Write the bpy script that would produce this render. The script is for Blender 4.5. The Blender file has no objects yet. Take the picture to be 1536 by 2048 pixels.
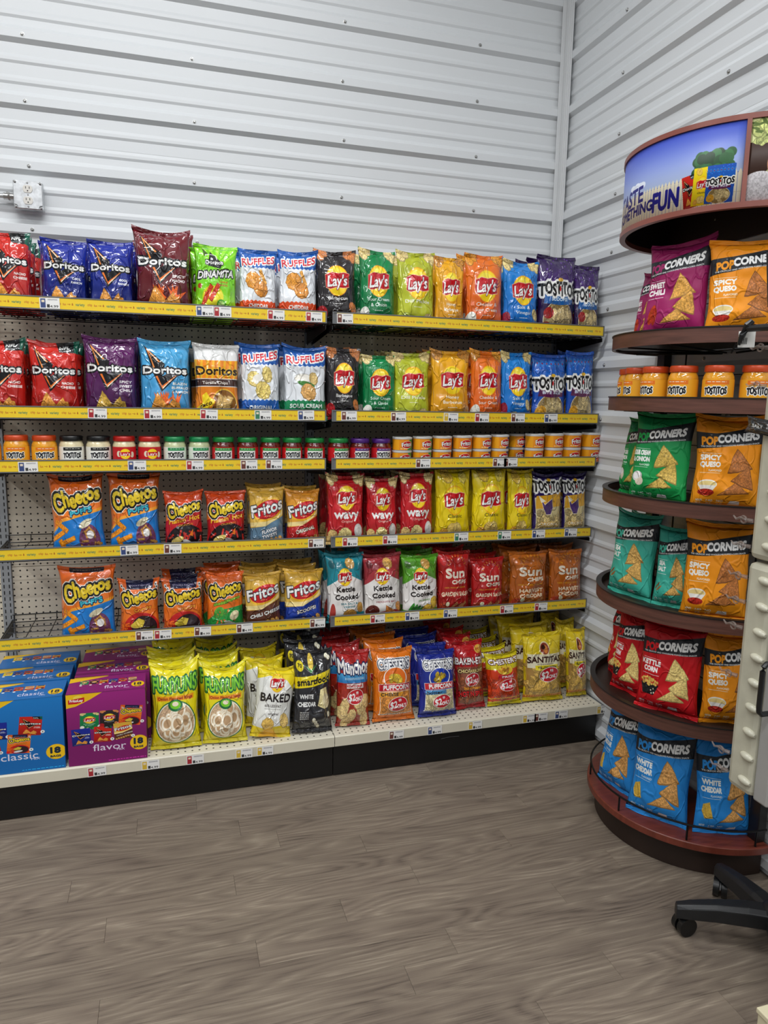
import bpy, bmesh, math, random
import numpy as np
from mathutils import Vector, Matrix, noise as mnoise

S = bpy.context.scene
COL = S.collection
random.seed(7)
RNG = np.random.default_rng(11)

# ---------------------------------------------------------------- camera
CAM = Vector((0.4647, -3.1842, 1.4846))
YAW, PITCH, ROLL, FPX = 0.2955, -0.157, 0.0188, 1442.37
def basis():
    f = Vector((math.sin(YAW)*math.cos(PITCH), math.cos(YAW)*math.cos(PITCH), math.sin(PITCH)))
    r = Vector((math.cos(YAW), -math.sin(YAW), 0)); u = r.cross(f)
    c, s = math.cos(ROLL), math.sin(ROLL)
    return f, c*r+s*u, -s*r+c*u
FW, RT, UP = basis()
cd = bpy.data.cameras.new('camera'); cam = bpy.data.objects.new('camera', cd); COL.objects.link(cam)
M = Matrix((RT, UP, -FW)).transposed().to_4x4(); M.translation = CAM
cam.matrix_world = M
cd.sensor_fit = 'HORIZONTAL'; cd.sensor_width = 27.0; cd.lens = FPX*27.0/1536.0
cd.clip_start = 0.05; cd.clip_end = 60
S.camera = cam

# ---------------------------------------------------------------- light
w = bpy.data.worlds.new('World'); S.world = w; w.use_nodes = True
bg = w.node_tree.nodes['Background']; bg.inputs[0].default_value = (0.93, 0.97, 1.0, 1); bg.inputs[1].default_value = 0.22
def strip_light(name, x, y, z, lx, ly, power, col=(0.97, 0.985, 1.0)):
    l = bpy.data.lights.new(name, 'AREA'); l.shape = 'RECTANGLE'; l.size = lx; l.size_y = ly; l.energy = power; l.color = col
    o = bpy.data.objects.new(name, l); COL.objects.link(o); o.location = (x, y, z); return o
for x, y, e, turned in [(0.2, -1.5, 50, 0), (0.4, -3.4, 64, 0), (-2.6, -2.3, 50, 1), (1.2, -5.4, 52, 0), (-1.6, -6.2, 44, 0), (0.6, -8.4, 44, 0)]:  # last three strips are unseen, added for film glints and frontal fill
    strip_light('tube_and_fill_light', x, y, 3.82, 0.12 if turned else 2.4, 2.4 if turned else 0.12, e)
S.view_settings.view_transform = 'Standard'; S.view_settings.look = 'None'
S.view_settings.exposure = 0.0; S.view_settings.gamma = 1.0; S.view_settings.use_curve_mapping = False

# ---------------------------------------------------------------- helpers
def at_y(u, v, y):
    d = FW + RT*((u-768)/FPX) - UP*((v-1024)/FPX); return CAM + d*((y-CAM.y)/d.y)
def lin(c): return tuple(((x/12.92) if x <= 0.04045 else ((x+0.055)/1.055)**2.4) for x in c)
def rgb(h):
    h = h.lstrip('#'); return tuple(int(h[i:i+2], 16)/255 for i in (0, 2, 4))
def newmat(name):
    m = bpy.data.materials.new(name); m.use_nodes = True
    return m, m.node_tree.nodes, m.node_tree.links, m.node_tree.nodes['Principled BSDF']
def mat(name, col, rough=0.5, metal=0.0, var=0.06, scale=8.0, bump=0.0, bscale=60.0, stretch=(1, 1, 1), alpha=1.0, trans=0.0, spec=0.5, emit=0.0):
    m, N, L, B = newmat(name)
    c = rgb(col) if isinstance(col, str) else col
    c = lin(c)
    tc = N.new('ShaderNodeTexCoord'); mp = N.new('ShaderNodeMapping'); mp.inputs['Scale'].default_value = stretch
    L.new(tc.outputs['Object'], mp.inputs[0])
    n = N.new('ShaderNodeTexNoise'); n.inputs['Scale'].default_value = scale; n.inputs['Detail'].default_value = 5
    L.new(mp.outputs[0], n.inputs['Vector'])
    r = N.new('ShaderNodeValToRGB')
    r.color_ramp.elements[0].position = 0.3; r.color_ramp.elements[1].position = 0.7
    r.color_ramp.elements[0].color = tuple(max(0, x*(1-var*2)) for x in c)+(1,)
    r.color_ramp.elements[1].color = tuple(min(1, x*(1+var*2)) for x in c)+(1,)
    L.new(n.outputs[0], r.inputs[0]); L.new(r.outputs[0], B.inputs['Base Color'])
    B.inputs['Roughness'].default_value = rough; B.inputs['Metallic'].default_value = metal
    B.inputs['Specular IOR Level'].default_value = spec
    if alpha < 1: B.inputs['Alpha'].default_value = alpha
    if trans: B.inputs['Transmission Weight'].default_value = trans
    if bump:
        n2 = N.new('ShaderNodeTexNoise'); n2.inputs['Scale'].default_value = bscale; n2.inputs['Detail'].default_value = 4
        L.new(mp.outputs[0], n2.inputs['Vector'])
        b = N.new('ShaderNodeBump'); b.inputs['Strength'].default_value = bump; b.inputs['Distance'].default_value = 0.002
        L.new(n2.outputs[0], b.inputs['Height']); L.new(b.outputs[0], B.inputs['Normal'])
    return m

class MB:
    """collects shapes, built as ONE mesh object"""
    def __init__(s): s.v = []; s.f = []; s.uv = {}; s.mi = []
    def add(s, vs, fs, mi=0):
        k = len(s.v); s.v += [tuple(p) for p in vs]
        for f in fs: s.f.append(tuple(i+k for i in f)); s.mi.append(mi)
        return k
    def box(s, x0, x1, y0, y1, z0, z1, mi=0):
        s.add([(x0,y0,z0),(x1,y0,z0),(x1,y1,z0),(x0,y1,z0),(x0,y0,z1),(x1,y0,z1),(x1,y1,z1),(x0,y1,z1)],
              [(0,3,2,1),(4,5,6,7),(0,1,5,4),(1,2,6,5),(2,3,7,6),(3,0,4,7)], mi)
    def tube(s, pts, r, n=6, closed=False, mi=0):
        pts = [Vector(p) for p in pts]; m = len(pts); rings = []
        for i, p in enumerate(pts):
            a = pts[(i-1) % m] if (closed or i > 0) else p; b = pts[(i+1) % m] if (closed or i < m-1) else p
            t = (b-a).normalized(); q = Vector((0,0,1)) if abs(t.z) < 0.9 else Vector((1,0,0))
            e1 = t.cross(q).normalized(); e2 = t.cross(e1)
            rr = r[i] if isinstance(r, (list, tuple)) else r
            rings.append([p+(e1*math.cos(2*math.pi*k/n)+e2*math.sin(2*math.pi*k/n))*rr for k in range(n)])
        vs = [v for g in rings for v in g]; fs = []
        for i in range(m if closed else m-1):
            j = (i+1) % m
            for k in range(n): fs.append((i*n+k, i*n+(k+1) % n, j*n+(k+1) % n, j*n+k))
        if not closed: fs.append(tuple(range(n-1, -1, -1))); fs.append(tuple((m-1)*n+k for k in range(n)))
        s.add(vs, fs, mi)
    def prism(s, poly, z0, z1, mi=0):
        n = len(poly)
        s.add([(x,y,z0) for x,y in poly]+[(x,y,z1) for x,y in poly],
              [tuple(range(n-1,-1,-1)), tuple(range(n,2*n))]+[(i,(i+1)%n,n+(i+1)%n,n+i) for i in range(n)], mi)
    def lathe(s, prof, n=28, c=(0,0,0), cap=True, mi=0):
        vs = []; fs = []
        for r, z in prof: vs += [(c[0]+r*math.cos(2*math.pi*k/n), c[1]+r*math.sin(2*math.pi*k/n), c[2]+z) for k in range(n)]
        for i in range(len(prof)-1):
            for k in range(n): fs.append((i*n+k, i*n+(k+1)%n, (i+1)*n+(k+1)%n, (i+1)*n+k))
        if cap: fs.append(tuple(range(n-1,-1,-1))); fs.append(tuple((len(prof)-1)*n+k for k in range(n)))
        s.add(vs, fs, mi)
    def mesh(s, name):
        me = bpy.data.meshes.new(name); me.from_pydata(s.v, [], s.f)
        for p, i in zip(me.polygons, s.mi): p.material_index = i
        me.update(); return me
    def build(s, name, m, parent=None, smooth=False, bevel=0.0, loc=None):
        return link(name, s.mesh(name), m, parent, smooth, bevel, loc)
def link(name, me, m, parent=None, smooth=False, bevel=0.0, loc=None):
    o = bpy.data.objects.new(name, me); COL.objects.link(o)
    if m is not None and not me.materials:
        for q in (m if isinstance(m, (list, tuple)) else [m]): me.materials.append(q)
    if parent is not None: o.parent = parent
    if loc is not None: o.location = loc
    if smooth:
        me.polygons.foreach_set('use_smooth', [True]*len(me.polygons)); me.set_sharp_from_angle(angle=math.radians(40))
    if bevel:
        b = o.modifiers.new('bevel', 'BEVEL'); b.width = bevel; b.segments = 2; b.limit_method = 'ANGLE'; b.angle_limit = math.radians(40)
    return o
def empty(name, loc=(0,0,0), rz=0.0):
    o = bpy.data.objects.new(name, None); COL.objects.link(o); o.location = loc; o.rotation_euler = (0,0,rz); o.empty_display_size = 0.05; return o
def tag(o, label, cat, group=None, kind=None):
    o['label'] = label; o['category'] = cat
    if group: o['group'] = group
    if kind: o['kind'] = kind
    return o
def struct(o): o['kind'] = 'structure'; return o

# ---------------------------------------------------------------- printed artwork: a small painter
SS = 3
_gl = {}
def _outline(s):
    c = bpy.data.curves.new('t', 'FONT'); c.body = s; c.size = 1.0; c.fill_mode = 'NONE'; c.dimensions = '2D'; c.resolution_u = 3
    o = bpy.data.objects.new('t', c); me = o.to_mesh()
    nv = len(me.vertices); co = np.zeros(nv*3); me.vertices.foreach_get('co', co); co = co.reshape(-1, 3)[:, :2]
    ne = len(me.edges); ed = np.zeros(ne*2, int)
    if ne: me.edges.foreach_get('vertices', ed)
    ed = ed.reshape(-1, 2); seg = np.hstack([co[ed[:, 0]], co[ed[:, 1]]]) if ne else np.zeros((0, 4))
    o.to_mesh_clear(); bpy.data.objects.remove(o); bpy.data.curves.remove(c)
    return seg
def glyph(ch):
    if ch not in _gl:
        seg = _outline(ch) if ch != ' ' else np.zeros((0, 4))
        a = _outline('I'+ch+'I'); b = _outline('II'); adv = (a[:, ::2].max()-b[:, ::2].max())
        _gl[ch] = (seg, adv)
    return _gl[ch]
CAPH = 0.0
def fillmask(seg, W, H):
    """even-odd fill of segments in SS pixels -> AA mask of W x H"""
    w, h = W*SS, H*SS
    acc = np.zeros((h, w+1), np.int16)
    if len(seg):
        x0, y0, x1, y1 = seg.T
        sw = y0 > y1; x0, x1 = np.where(sw, x1, x0), np.where(sw, x0, x1); y0, y1 = np.where(sw, y1, y0), np.where(sw, y0, y1)
        r0 = np.clip(np.ceil(y0-0.5), 0, h).astype(int); r1 = np.clip(np.ceil(y1-0.5), 0, h).astype(int)
        n = r1-r0; k = n > 0; x0, y0, x1, y1, r0, n = x0[k], y0[k], x1[k], y1[k], r0[k], n[k]
        if len(n):
            idx = np.repeat(np.arange(len(n)), n); rows = np.arange(n.sum())-np.repeat(np.cumsum(n)-n, n)+r0[idx]
            xc = x0[idx]+(rows+0.5-y0[idx])*(x1-x0)[idx]/(y1-y0)[idx]
            np.add.at(acc, (rows, np.clip(np.ceil(xc-0.5), 0, w).astype(int)), 1)
    return (np.cumsum(acc, 1)[:, :w] % 2).astype(bool)
def down(m, W, H): return m.reshape(H, SS, W, SS).mean((1, 3)).astype(np.float32)
def dilate(m, r):
    m = m.copy()
    for i in range(int(round(r))):
        a = m.copy(); a[1:] |= m[:-1]; a[:-1] |= m[1:]; a[:, 1:] |= m[:, :-1]; a[:, :-1] |= m[:, 1:]
        if i % 2: b = a.copy(); a[1:] |= b[:-1]; a[:-1] |= b[1:]
        m = a
    return m
def vnoise(n, cells):
    g = RNG.random((cells+1, cells+1)).astype(np.float32); x = np.linspace(0, cells, n, endpoint=False); i = x.astype(int); t = x-i; t = t*t*(3-2*t)
    a = g[i]*(1-t)[:, None]+g[i+1]*t[:, None]; return a[:, i]*(1-t)+a[:, i+1]*t
NZ = [vnoise(768, c) for c in (24, 64, 150, 300)]
C = {k: rgb(v) for k, v in dict(white='f4f4f0', black='141416', red='c8141c', yellow='ffd61e', gold='f2b01c', orange='ec6414', blue='1450b4', navy='14225c',
    green='10884a', cream='ecdcae', tan='d9a860', chip='e8c878', brown='5a2c1c', grey='8c8c90', dred='7c1420', lgreen='8cd22c', teal='1a9c98').items()}
def col(c): return np.array(C[c] if c in C else (rgb(c) if isinstance(c, str) else c), np.float32)
class P:
    def __init__(s, w, h, base): s.w, s.h = w, h; s.a = np.empty((h, w, 3), np.float32); s.a[:] = col(base)
    def blend(s, m, c, y0=0, x0=0):
        h, w = m.shape; sl = s.a[y0:y0+h, x0:x0+w]; c = col(c) if isinstance(c, (str, tuple)) else c
        sl += (c-sl)*m[..., None]
    def _m(s, seg):
        """mask in a bounding window"""
        pad = 3*SS
        lo = np.floor((np.minimum(seg[:, :2], seg[:, 2:]).min(0)-pad)/SS); hi = np.ceil((np.maximum(seg[:, :2], seg[:, 2:]).max(0)+pad)/SS)
        return lo.astype(int), hi.astype(int)
    def fill(s, seg, c, out=(), bold=0.0):
        mx = max([bold]+[o[1]+bold for o in out])*SS*s.w+4
        lo = np.floor((np.minimum(seg[:, :2], seg[:, 2:]).min(0)-mx)/SS).astype(int); hi = np.ceil((np.maximum(seg[:, :2], seg[:, 2:]).max(0)+mx)/SS).astype(int)
        lo = np.clip(lo, -40, [s.w, s.h]); hi = np.clip(hi, 0, [s.w+40, s.h+40])
        W, H = hi-lo
        if W <= 0 or H <= 0: return
        m = fillmask(seg-np.tile(lo*SS, 2), W, H)
        if bold: m = dilate(m, bold*SS*s.w)
        x0, y0 = max(lo[0], 0), max(lo[1], 0); x1, y1 = min(hi[0], s.w), min(hi[1], s.h)
        if x1 <= x0 or y1 <= y0: return
        cut = (slice(y0-lo[1], y1-lo[1]), slice(x0-lo[0], x1-lo[0]))
        for oc, ow in out: s.blend(down(dilate(m, ow*SS*s.w), W, H)[cut], oc, y0, x0)
        m = down(m, W, H)[cut]
        if callable(c): c = c(x0, y0, x1-x0, y1-y0)
        s.blend(m, c, y0, x0)
    def seg(s, pts):
        p = np.array([(x*s.w*SS, y*s.h*SS) for x, y in pts]); return np.hstack([p, np.roll(p, -1, 0)])
    def poly(s, pts, c, out=()): s.fill(s.seg(pts), c, out)
    def rect(s, x0, y0, x1, y1, c): s.poly([(x0,y0),(x1,y0),(x1,y1),(x0,y1)], c)
    def shape(s, cx, cy, pts, c, rot=0, out=()):
        """pts in units of the width about (cx, cy)"""
        a = math.radians(rot); k = s.w/s.h
        s.poly([(cx+(x*math.cos(a)-y*math.sin(a)), cy+(x*math.sin(a)+y*math.cos(a))*k) for x, y in pts], c, out)
    def ell(s, cx, cy, rx, ry, c, rot=0, out=()):
        s.shape(cx, cy, [(rx*math.cos(t), ry*math.sin(t)) for t in np.linspace(0, 2*math.pi, 40, endpoint=False)], c, rot, out)
    def grad(s, y0, y1, c0, c1):
        a, b = int(y0*s.h), int(y1*s.h); t = np.linspace(0, 1, max(b-a, 1), dtype=np.float32)[:, None, None]
        s.a[a:b] = (col(c0)*(1-t)+col(c1)*t)
    def tex(s, c, k=0.35, sc=2, c2=None):
        def f(x0, y0, w, h):
            ox, oy = RNG.integers(0, 200, 2); oy2 = min(oy, 768-h-1) if h < 760 else 0
            n = (0.6*NZ[sc][oy2:oy2+h, ox:ox+w]+0.4*NZ[min(sc+1, 3)][oy2:oy2+h, ox:ox+w])[..., None]
            b = col(c); 
            return (b*(1-n)+col(c2)*n) if c2 is not None else np.clip(b*(1-k+2*k*n), 0, 1)
        return f
    def text(s, t, cx, cy, w, h, c='white', out=(), shear=0.0, rot=0.0, arc=0.0, bold=0.0, grow=0.0, bounce=0.0, sp=0.0):
        bold *= 0.5; segs = []; x = 0
        for i, ch in enumerate(t):
            g, adv = glyph(ch); g = g.copy()
            if len(g): g[:, 0::2] += x; g[:, 1::2] += bounce*(0.08 if i % 2 else -0.08); segs.append(g)
            x += adv+sp
        if not segs: return
        widths = np.concatenate(segs)
        x0, x1 = widths[:, 0::2].min(), widths[:, 0::2].max(); cap = 0.73
        a = math.radians(rot); out_segs = []
        for g in segs:
            X = (g[:, 0::2]-x0)/(x1-x0)-0.5; Y = g[:, 1::2]/cap-0.5
            Y = Y*(1+grow*2*X); X2 = X*w+Y*h*shear; Y2 = Y*h+arc*(0.25-X*X)*w
            u = X2*math.cos(a)+Y2*math.sin(a); v = -(-X2*math.sin(a)+Y2*math.cos(a))
            px = (cx+u)*s.w*SS; py = (cy*s.h+v*s.w)*SS
            out_segs.append(np.stack([px[:, 0], py[:, 0], px[:, 1], py[:, 1]], 1))
        for o in out:  # outlines of all glyphs first
            for g in out_segs: s.fill(g, o[0], (), bold+o[1])
        for g in out_segs: s.fill(g, c, (), bold)
    def micro(s, x0, y0, x1, rows, c, ch=0.012):
        y = y0
        for r in range(rows):
            x = x0
            while x < x1:
                l = RNG.uniform(0.015, 0.05); s.rect(x, y, min(x+l, x1), y+ch*s.w/s.h, c); x += l+0.012
            y += ch*1.9*s.w/s.h
    def chip(s, cx, cy, r, rot=0, kind='tri', c='chip', dark=None):
        if kind == 'tri': base = [(0, -1), (0.95, 0.62), (-0.95, 0.62)]
        elif kind == 'flat': base = [(-1, 0.25), (0.15, -0.5), (1, 0.2)]
        elif kind == 'strip': base = [(-1, -0.25), (1, -0.25), (1, 0.25), (-1, 0.25)]
        else: base = [(math.cos(t), 0.8*math.sin(t)) for t in np.linspace(0, 2*math.pi, 9, endpoint=False)]
        pts = []
        n = len(base)
        for i in range(n):
            p, q = np.array(base[i]), np.array(base[(i+1) % n])
            for t in np.linspace(0, 1, 7, endpoint=False):
                b = p*(1-t)+q*t; b = b*(1+RNG.uniform(-0.05, 0.05)+(0.10*math.sin(math.pi*t) if kind == 'tri' else 0)); pts.append(tuple(b*r))
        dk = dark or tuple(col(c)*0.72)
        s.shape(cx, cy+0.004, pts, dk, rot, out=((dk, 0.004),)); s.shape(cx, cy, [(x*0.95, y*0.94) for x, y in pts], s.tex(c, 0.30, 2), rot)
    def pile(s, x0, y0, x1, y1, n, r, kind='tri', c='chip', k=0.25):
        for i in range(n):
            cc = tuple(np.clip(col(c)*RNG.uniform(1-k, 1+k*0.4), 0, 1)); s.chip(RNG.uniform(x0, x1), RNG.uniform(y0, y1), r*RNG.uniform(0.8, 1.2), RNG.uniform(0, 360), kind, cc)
    def paste(s, src, cx, cy, w, rot=0, hs=None):
        b = src.a; k = w*s.w/b.shape[1]; hh = b.shape[0]*k if hs is None else hs*s.w
        R = int(math.hypot(w*s.w, hh)/2+2); X, Y = cx*s.w, cy*s.h
        x0, x1, y0, y1 = max(int(X-R), 0), min(int(X+R), s.w), max(int(Y-R), 0), min(int(Y+R), s.h)
        if x1 <= x0 or y1 <= y0: return
        yy, xx = np.mgrid[y0:y1, x0:x1]; a = math.radians(-rot); dx, dy = xx+.5-X, yy+.5-Y
        u = (dx*math.cos(a)-dy*math.sin(a))/(w*s.w)+.5; v = (dx*math.sin(a)+dy*math.cos(a))/hh+.5
        m = ((u > 0) & (u < 1) & (v > 0) & (v < 1)).astype(np.float32)
        st = max(int(1/k/1.5), 1); bb = b[::st, ::st] if st > 1 else b
        if st > 1:
            hh2, ww2 = (b.shape[0]//st)*st, (b.shape[1]//st)*st; bb = b[:hh2, :ww2].reshape(hh2//st, st, ww2//st, st, 3).mean((1, 3))
        iu = np.clip((u*bb.shape[1]).astype(int), 0, bb.shape[1]-1); iv = np.clip((v*bb.shape[0]).astype(int), 0, bb.shape[0]-1)
        s.blend(m, bb[iv, iu], y0, x0)
    def image(s, name):
        im = bpy.data.images.new(name, s.w, s.h); b = np.ones((s.h, s.w, 4), np.float32); b[..., :3] = np.clip(s.a[::-1], 0, 1)
        im.pixels.foreach_set(b.ravel()); im.update(); im.pack(); return im
# ---------------------------------------------------------------- printed artwork: the designs
BW, BH = 256, 352
def lays_logo(p, cx, cy, r):
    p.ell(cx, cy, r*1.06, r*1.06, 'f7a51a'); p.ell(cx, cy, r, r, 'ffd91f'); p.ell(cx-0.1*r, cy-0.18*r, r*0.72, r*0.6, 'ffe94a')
    p.shape(cx, cy, [(-1.10*r,-0.34*r),(-0.5*r,-0.54*r),(0.1*r,-0.46*r),(0.6*r,-0.54*r),(1.12*r,-0.44*r),(1.06*r,0.20*r),(1.12*r,0.42*r),(0.5*r,0.52*r),(-0.1*r,0.46*r),(-0.7*r,0.58*r),(-1.08*r,0.48*r)],
            'c8101c', 0, out=(('f3c8a0', 0.008),))
    p.text("Lay's", cx+0.02*r, cy+0.0*r, 1.85*r, 0.74*r, 'white', shear=0.2, bold=0.014, rot=-4, out=(('8c0a14', 0.008),))
def chips_top(p, c='e8d08c'):
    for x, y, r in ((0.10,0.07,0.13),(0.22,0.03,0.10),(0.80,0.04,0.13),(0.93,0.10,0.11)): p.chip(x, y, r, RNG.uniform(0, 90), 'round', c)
def d_lays(base, lo, lines, chips='e8d08c', tc='white', side='chips'):
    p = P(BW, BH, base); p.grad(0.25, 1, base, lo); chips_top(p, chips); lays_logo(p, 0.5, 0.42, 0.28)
    y = 0.66
    for t in lines: p.text(t, 0.5, y, 0.055*len(t)+0.06, 0.062, tc, bold=0.003); y += 0.072
    p.micro(0.38, y, 0.62, 1, tc)
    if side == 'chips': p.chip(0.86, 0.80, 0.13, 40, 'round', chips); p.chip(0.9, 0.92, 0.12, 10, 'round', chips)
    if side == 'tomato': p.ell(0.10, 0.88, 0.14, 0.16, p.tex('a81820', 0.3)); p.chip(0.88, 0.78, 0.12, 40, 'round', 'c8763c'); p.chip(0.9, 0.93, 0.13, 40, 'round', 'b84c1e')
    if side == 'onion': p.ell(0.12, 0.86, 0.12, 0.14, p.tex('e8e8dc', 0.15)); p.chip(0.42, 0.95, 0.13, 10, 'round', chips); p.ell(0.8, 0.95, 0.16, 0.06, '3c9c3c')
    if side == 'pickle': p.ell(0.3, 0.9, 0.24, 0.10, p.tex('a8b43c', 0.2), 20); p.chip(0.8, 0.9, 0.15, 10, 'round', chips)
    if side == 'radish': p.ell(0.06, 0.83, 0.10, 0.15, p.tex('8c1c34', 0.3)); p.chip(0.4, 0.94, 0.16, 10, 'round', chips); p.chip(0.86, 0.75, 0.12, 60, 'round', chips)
    return p
def d_doritos(base, lo, sub, tint=None, fire=False, nfl=False, chip='e0963c'):
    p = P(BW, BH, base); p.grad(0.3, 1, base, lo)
    if nfl:
        p.poly([(0.55,0),(1,0),(1,0.16),(0.62,0.13)], '101418'); p.text('NFL', 0.72, 0.07, 0.2, 0.06, 'white', bold=0.006); p.micro(0.62, 0.115, 0.85, 1, 'e8e8e8', 0.014)
        p.poly([(0.88,0),(1,0),(1,0.18),(0.92,0.15)], '0c5c48')
    for o in (('f8f0e0', 0.0), ):
        p.poly([(0.10,0.08),(0.50,0.30),(0.44,0.46),(0.72,0.36),(0.92,0.36),(0.42,0.66),(0.24,0.40)], '0c0c10')
        p.poly([(0.13,0.10),(0.40,0.27),(0.37,0.28),(0.17,0.15),(0.30,0.36),(0.27,0.37)], 'f08c3c'); p.poly([(0.16,0.125),(0.36,0.26),(0.34,0.265)], 'fff0d8')
        p.poly([(0.30,0.46),(0.44,0.62),(0.82,0.40),(0.86,0.38),(0.43,0.585),(0.345,0.455)], 'f07828'); p.poly([(0.45,0.60),(0.74,0.445),(0.44,0.625)], 'fff0d8')
    p.text('Doritos', 0.5, 0.385, 0.9, 0.115, 'white', out=(('0c0c10', 0.02),), bold=0.012, arc=0.04)
    y = 0.55
    for t in sub: p.text(t, 0.80, y, 0.048*len(t), 0.042, 'white', bold=0.004, shear=0.15); y += 0.052
    if fire:
        for i in range(14): p.shape(0.5+RNG.uniform(-0.2, 0.25), 0.80, [(0,-0.22),(0.05,0.05),(-0.05,0.05)], p.tex('f0641c', 0.3), RNG.uniform(-50, 60))
    p.chip(0.36, 0.80, 0.19, -8, 'tri', chip); p.chip(0.64, 0.85, 0.17, 14, 'tri', chip); p.chip(0.72, 0.82, 0.13, 40, 'flat', chip)
    p.micro(0.1, 0.95, 0.5, 1, 'e8e8e8')
    return p
def d_dinamita():
    p = P(BW, BH, '78d21e')
    for i in range(7): p.poly([(0.5,0.35),(-0.1+i*0.2,0),(0.0+i*0.2,0)], '9ce638')
    p.grad(0.55, 1, '78d21e', 'a8dc28'); p.poly([(0.18,0.04),(0.32,0.14),(0.22,0.18)], '3c5c14')
    p.poly([(0.36,0.10),(0.66,0.26),(0.6,0.34),(0.3,0.30)], '0c0c10')
    p.text('Doritos', 0.46, 0.25, 0.42, 0.07, 'white', out=(('0c0c10', 0.012),), bold=0.006)
    p.text('DINAMITA', 0.5, 0.41, 0.86, 0.13, 'white', out=(('0c0c10', 0.018),), bold=0.01, shear=0.25, rot=-4)
    p.text('CHILE', 0.68, 0.52, 0.2, 0.035, 'd2281c', bold=0.003); p.text('LIMON', 0.68, 0.565, 0.2, 0.035, 'd2281c', bold=0.003)
    p.ell(0.42, 0.72, 0.26, 0.20, 'e6dc28'); p.chip(0.30, 0.68, 0.18, -60, 'strip', 'd2461e'); p.chip(0.46, 0.66, 0.19, -55, 'strip', 'c83c1e'); p.chip(0.22, 0.76, 0.14, -70, 'strip', 'd2461e')
    p.ell(0.62, 0.83, 0.11, 0.10, '4ca81e'); p.ell(0.62, 0.83, 0.08, 0.07, 'b4e078'); p.ell(0.1, 0.58, 0.05, 0.05, 'a83c1e')
    return p
def zig(p, y, amp, n, c, up=True, y2=1.0):
    pts = [(0, y2), (0, y)]
    for i in range(n*4+1): x = i/(n*4); pts.append((x, y+amp*math.sin(x*n*2*math.pi)))
    pts += [(1, y2)]; p.poly(pts, c)
def d_ruffles(low, name, kind=0):
    p = P(BW, BH, '1c5cb0'); zig(p, 0.27, 0.010, 9, 'e8ecf0'); zig(p, 0.74, 0.010, 9, low)
    p.text('RUFFLES', 0.5, 0.17, 0.88, 0.14, 'd81c30', out=(('f4f4f0', 0.02), ('1c3c8c', 0.008)), bold=0.01, rot=-6, shear=0.1)
    p.text('RUFFLES', 0.5, 0.17, 0.88, 0.14, 'd81c30', out=(('f4f4f0', 0.014),), bold=0.008, rot=-6, shear=0.1)
    if kind == 0: p.chip(0.36, 0.45, 0.22, 10, 'round', 'e69a3c'); p.chip(0.62, 0.40, 0.16, 60, 'strip', 'eea848'); p.chip(0.56, 0.57, 0.20, 10, 'round', 'e0923a')
    if kind == 1: p.chip(0.32, 0.46, 0.18, 10, 'round', 'ead07c'); p.ell(0.45, 0.47, 0.17, 0.10, 'f4f0e4'); p.chip(0.66, 0.40, 0.16, 60, 'round', 'e6cc78'); p.chip(0.55, 0.61, 0.21, 10, 'round', 'e6cc70')
    if kind == 2: p.ell(0.42, 0.44, 0.20, 0.08, 'f4f0e4', out=(('b4b4b0', 0.008),)); p.chip(0.68, 0.44, 0.13, 60, 'round', 'e0c078'); p.ell(0.5, 0.52, 0.22, 0.05, '3c7c2c', 10); p.chip(0.55, 0.62, 0.20, 10, 'round', 'd8a45c')
    y = 0.81 if len(name) > 1 else 0.84
    for i, t in enumerate(name): p.text(t, 0.5, y, 0.075*len(t), 0.075 if i == 0 else 0.055, 'white', bold=0.008); y += 0.085
    return p
def tost_logo(p, cx, cy, w):
    h = w*0.22
    p.text('TOSTiTOS', cx, cy, w, h, '111114', out=(('f4f4f0', 0.030*w+0.008),), bold=0.012*w+0.006, bounce=0.8)
    p.text('TOSTiTOS', cx, cy, w, h, '111114', bold=0.012*w+0.006, bounce=0.8)
    p.ell(cx+0.02*w, cy, 0.022*w, 0.05*w, 'd21c1c'); p.ell(cx+0.02*w, cy-0.16*w*p.w/p.h, 0.07*w, 0.035*w, 'e8b428')
def d_tostitos(base, base2, band, btxt, win='d8c088', style=0):
    p = P(BW, BH, base); p.grad(0, 0.4, base, base2)
    for i in range(26):
        x = RNG.uniform(0, 1); y = RNG.uniform(0.02, 0.3); p.ell(x, y, 0.016, 0.016, tuple(np.clip(col(base2)*RNG.uniform(0.9, 1.6), 0, 1)))
    if style == 1:
        for i in range(9): p.ell(i/8, 0.14, 0.05, 0.07, '2c78c8'); p.ell(i/8, 0.14, 0.02, 0.02, '8c1450')
    p.ell(0.5, 0.80, 0.40, 0.30, 'e8dcc0'); p.ell(0.5, 0.80, 0.385, 0.285, p.tex('8c7444', 0.3))
    for i in range(26):
        a = RNG.uniform(0, 6.28); q = RNG.uniform(0, 0.27); p.chip(0.5+q*1.15*math.cos(a), 0.80+q*0.62*math.sin(a), RNG.uniform(0.07, 0.11), RNG.uniform(0, 360), 'round', tuple(np.clip(col(win)*RNG.uniform(0.8, 1.12), 0, 1)))
    if style == 0: p.ell(0.22, 0.74, 0.12, 0.10, p.tex('9c1c1c', 0.4)); p.ell(0.18, 0.92, 0.12, 0.10, p.tex('8c2418', 0.4))
    if style == 1: p.ell(0.2, 0.86, 0.14, 0.14, p.tex('d89c28', 0.3))
    p.poly([(0.14,0.50),(0.5,0.53),(0.86,0.50),(0.9,0.62),(0.5,0.64),(0.1,0.62)], band); p.text(btxt, 0.5, 0.565, 0.062*len(btxt), 0.058, 'd8e8f4', bold=0.004, shear=0.1)
    tost_logo(p, 0.5, 0.43, 0.98)
    return p
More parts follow.
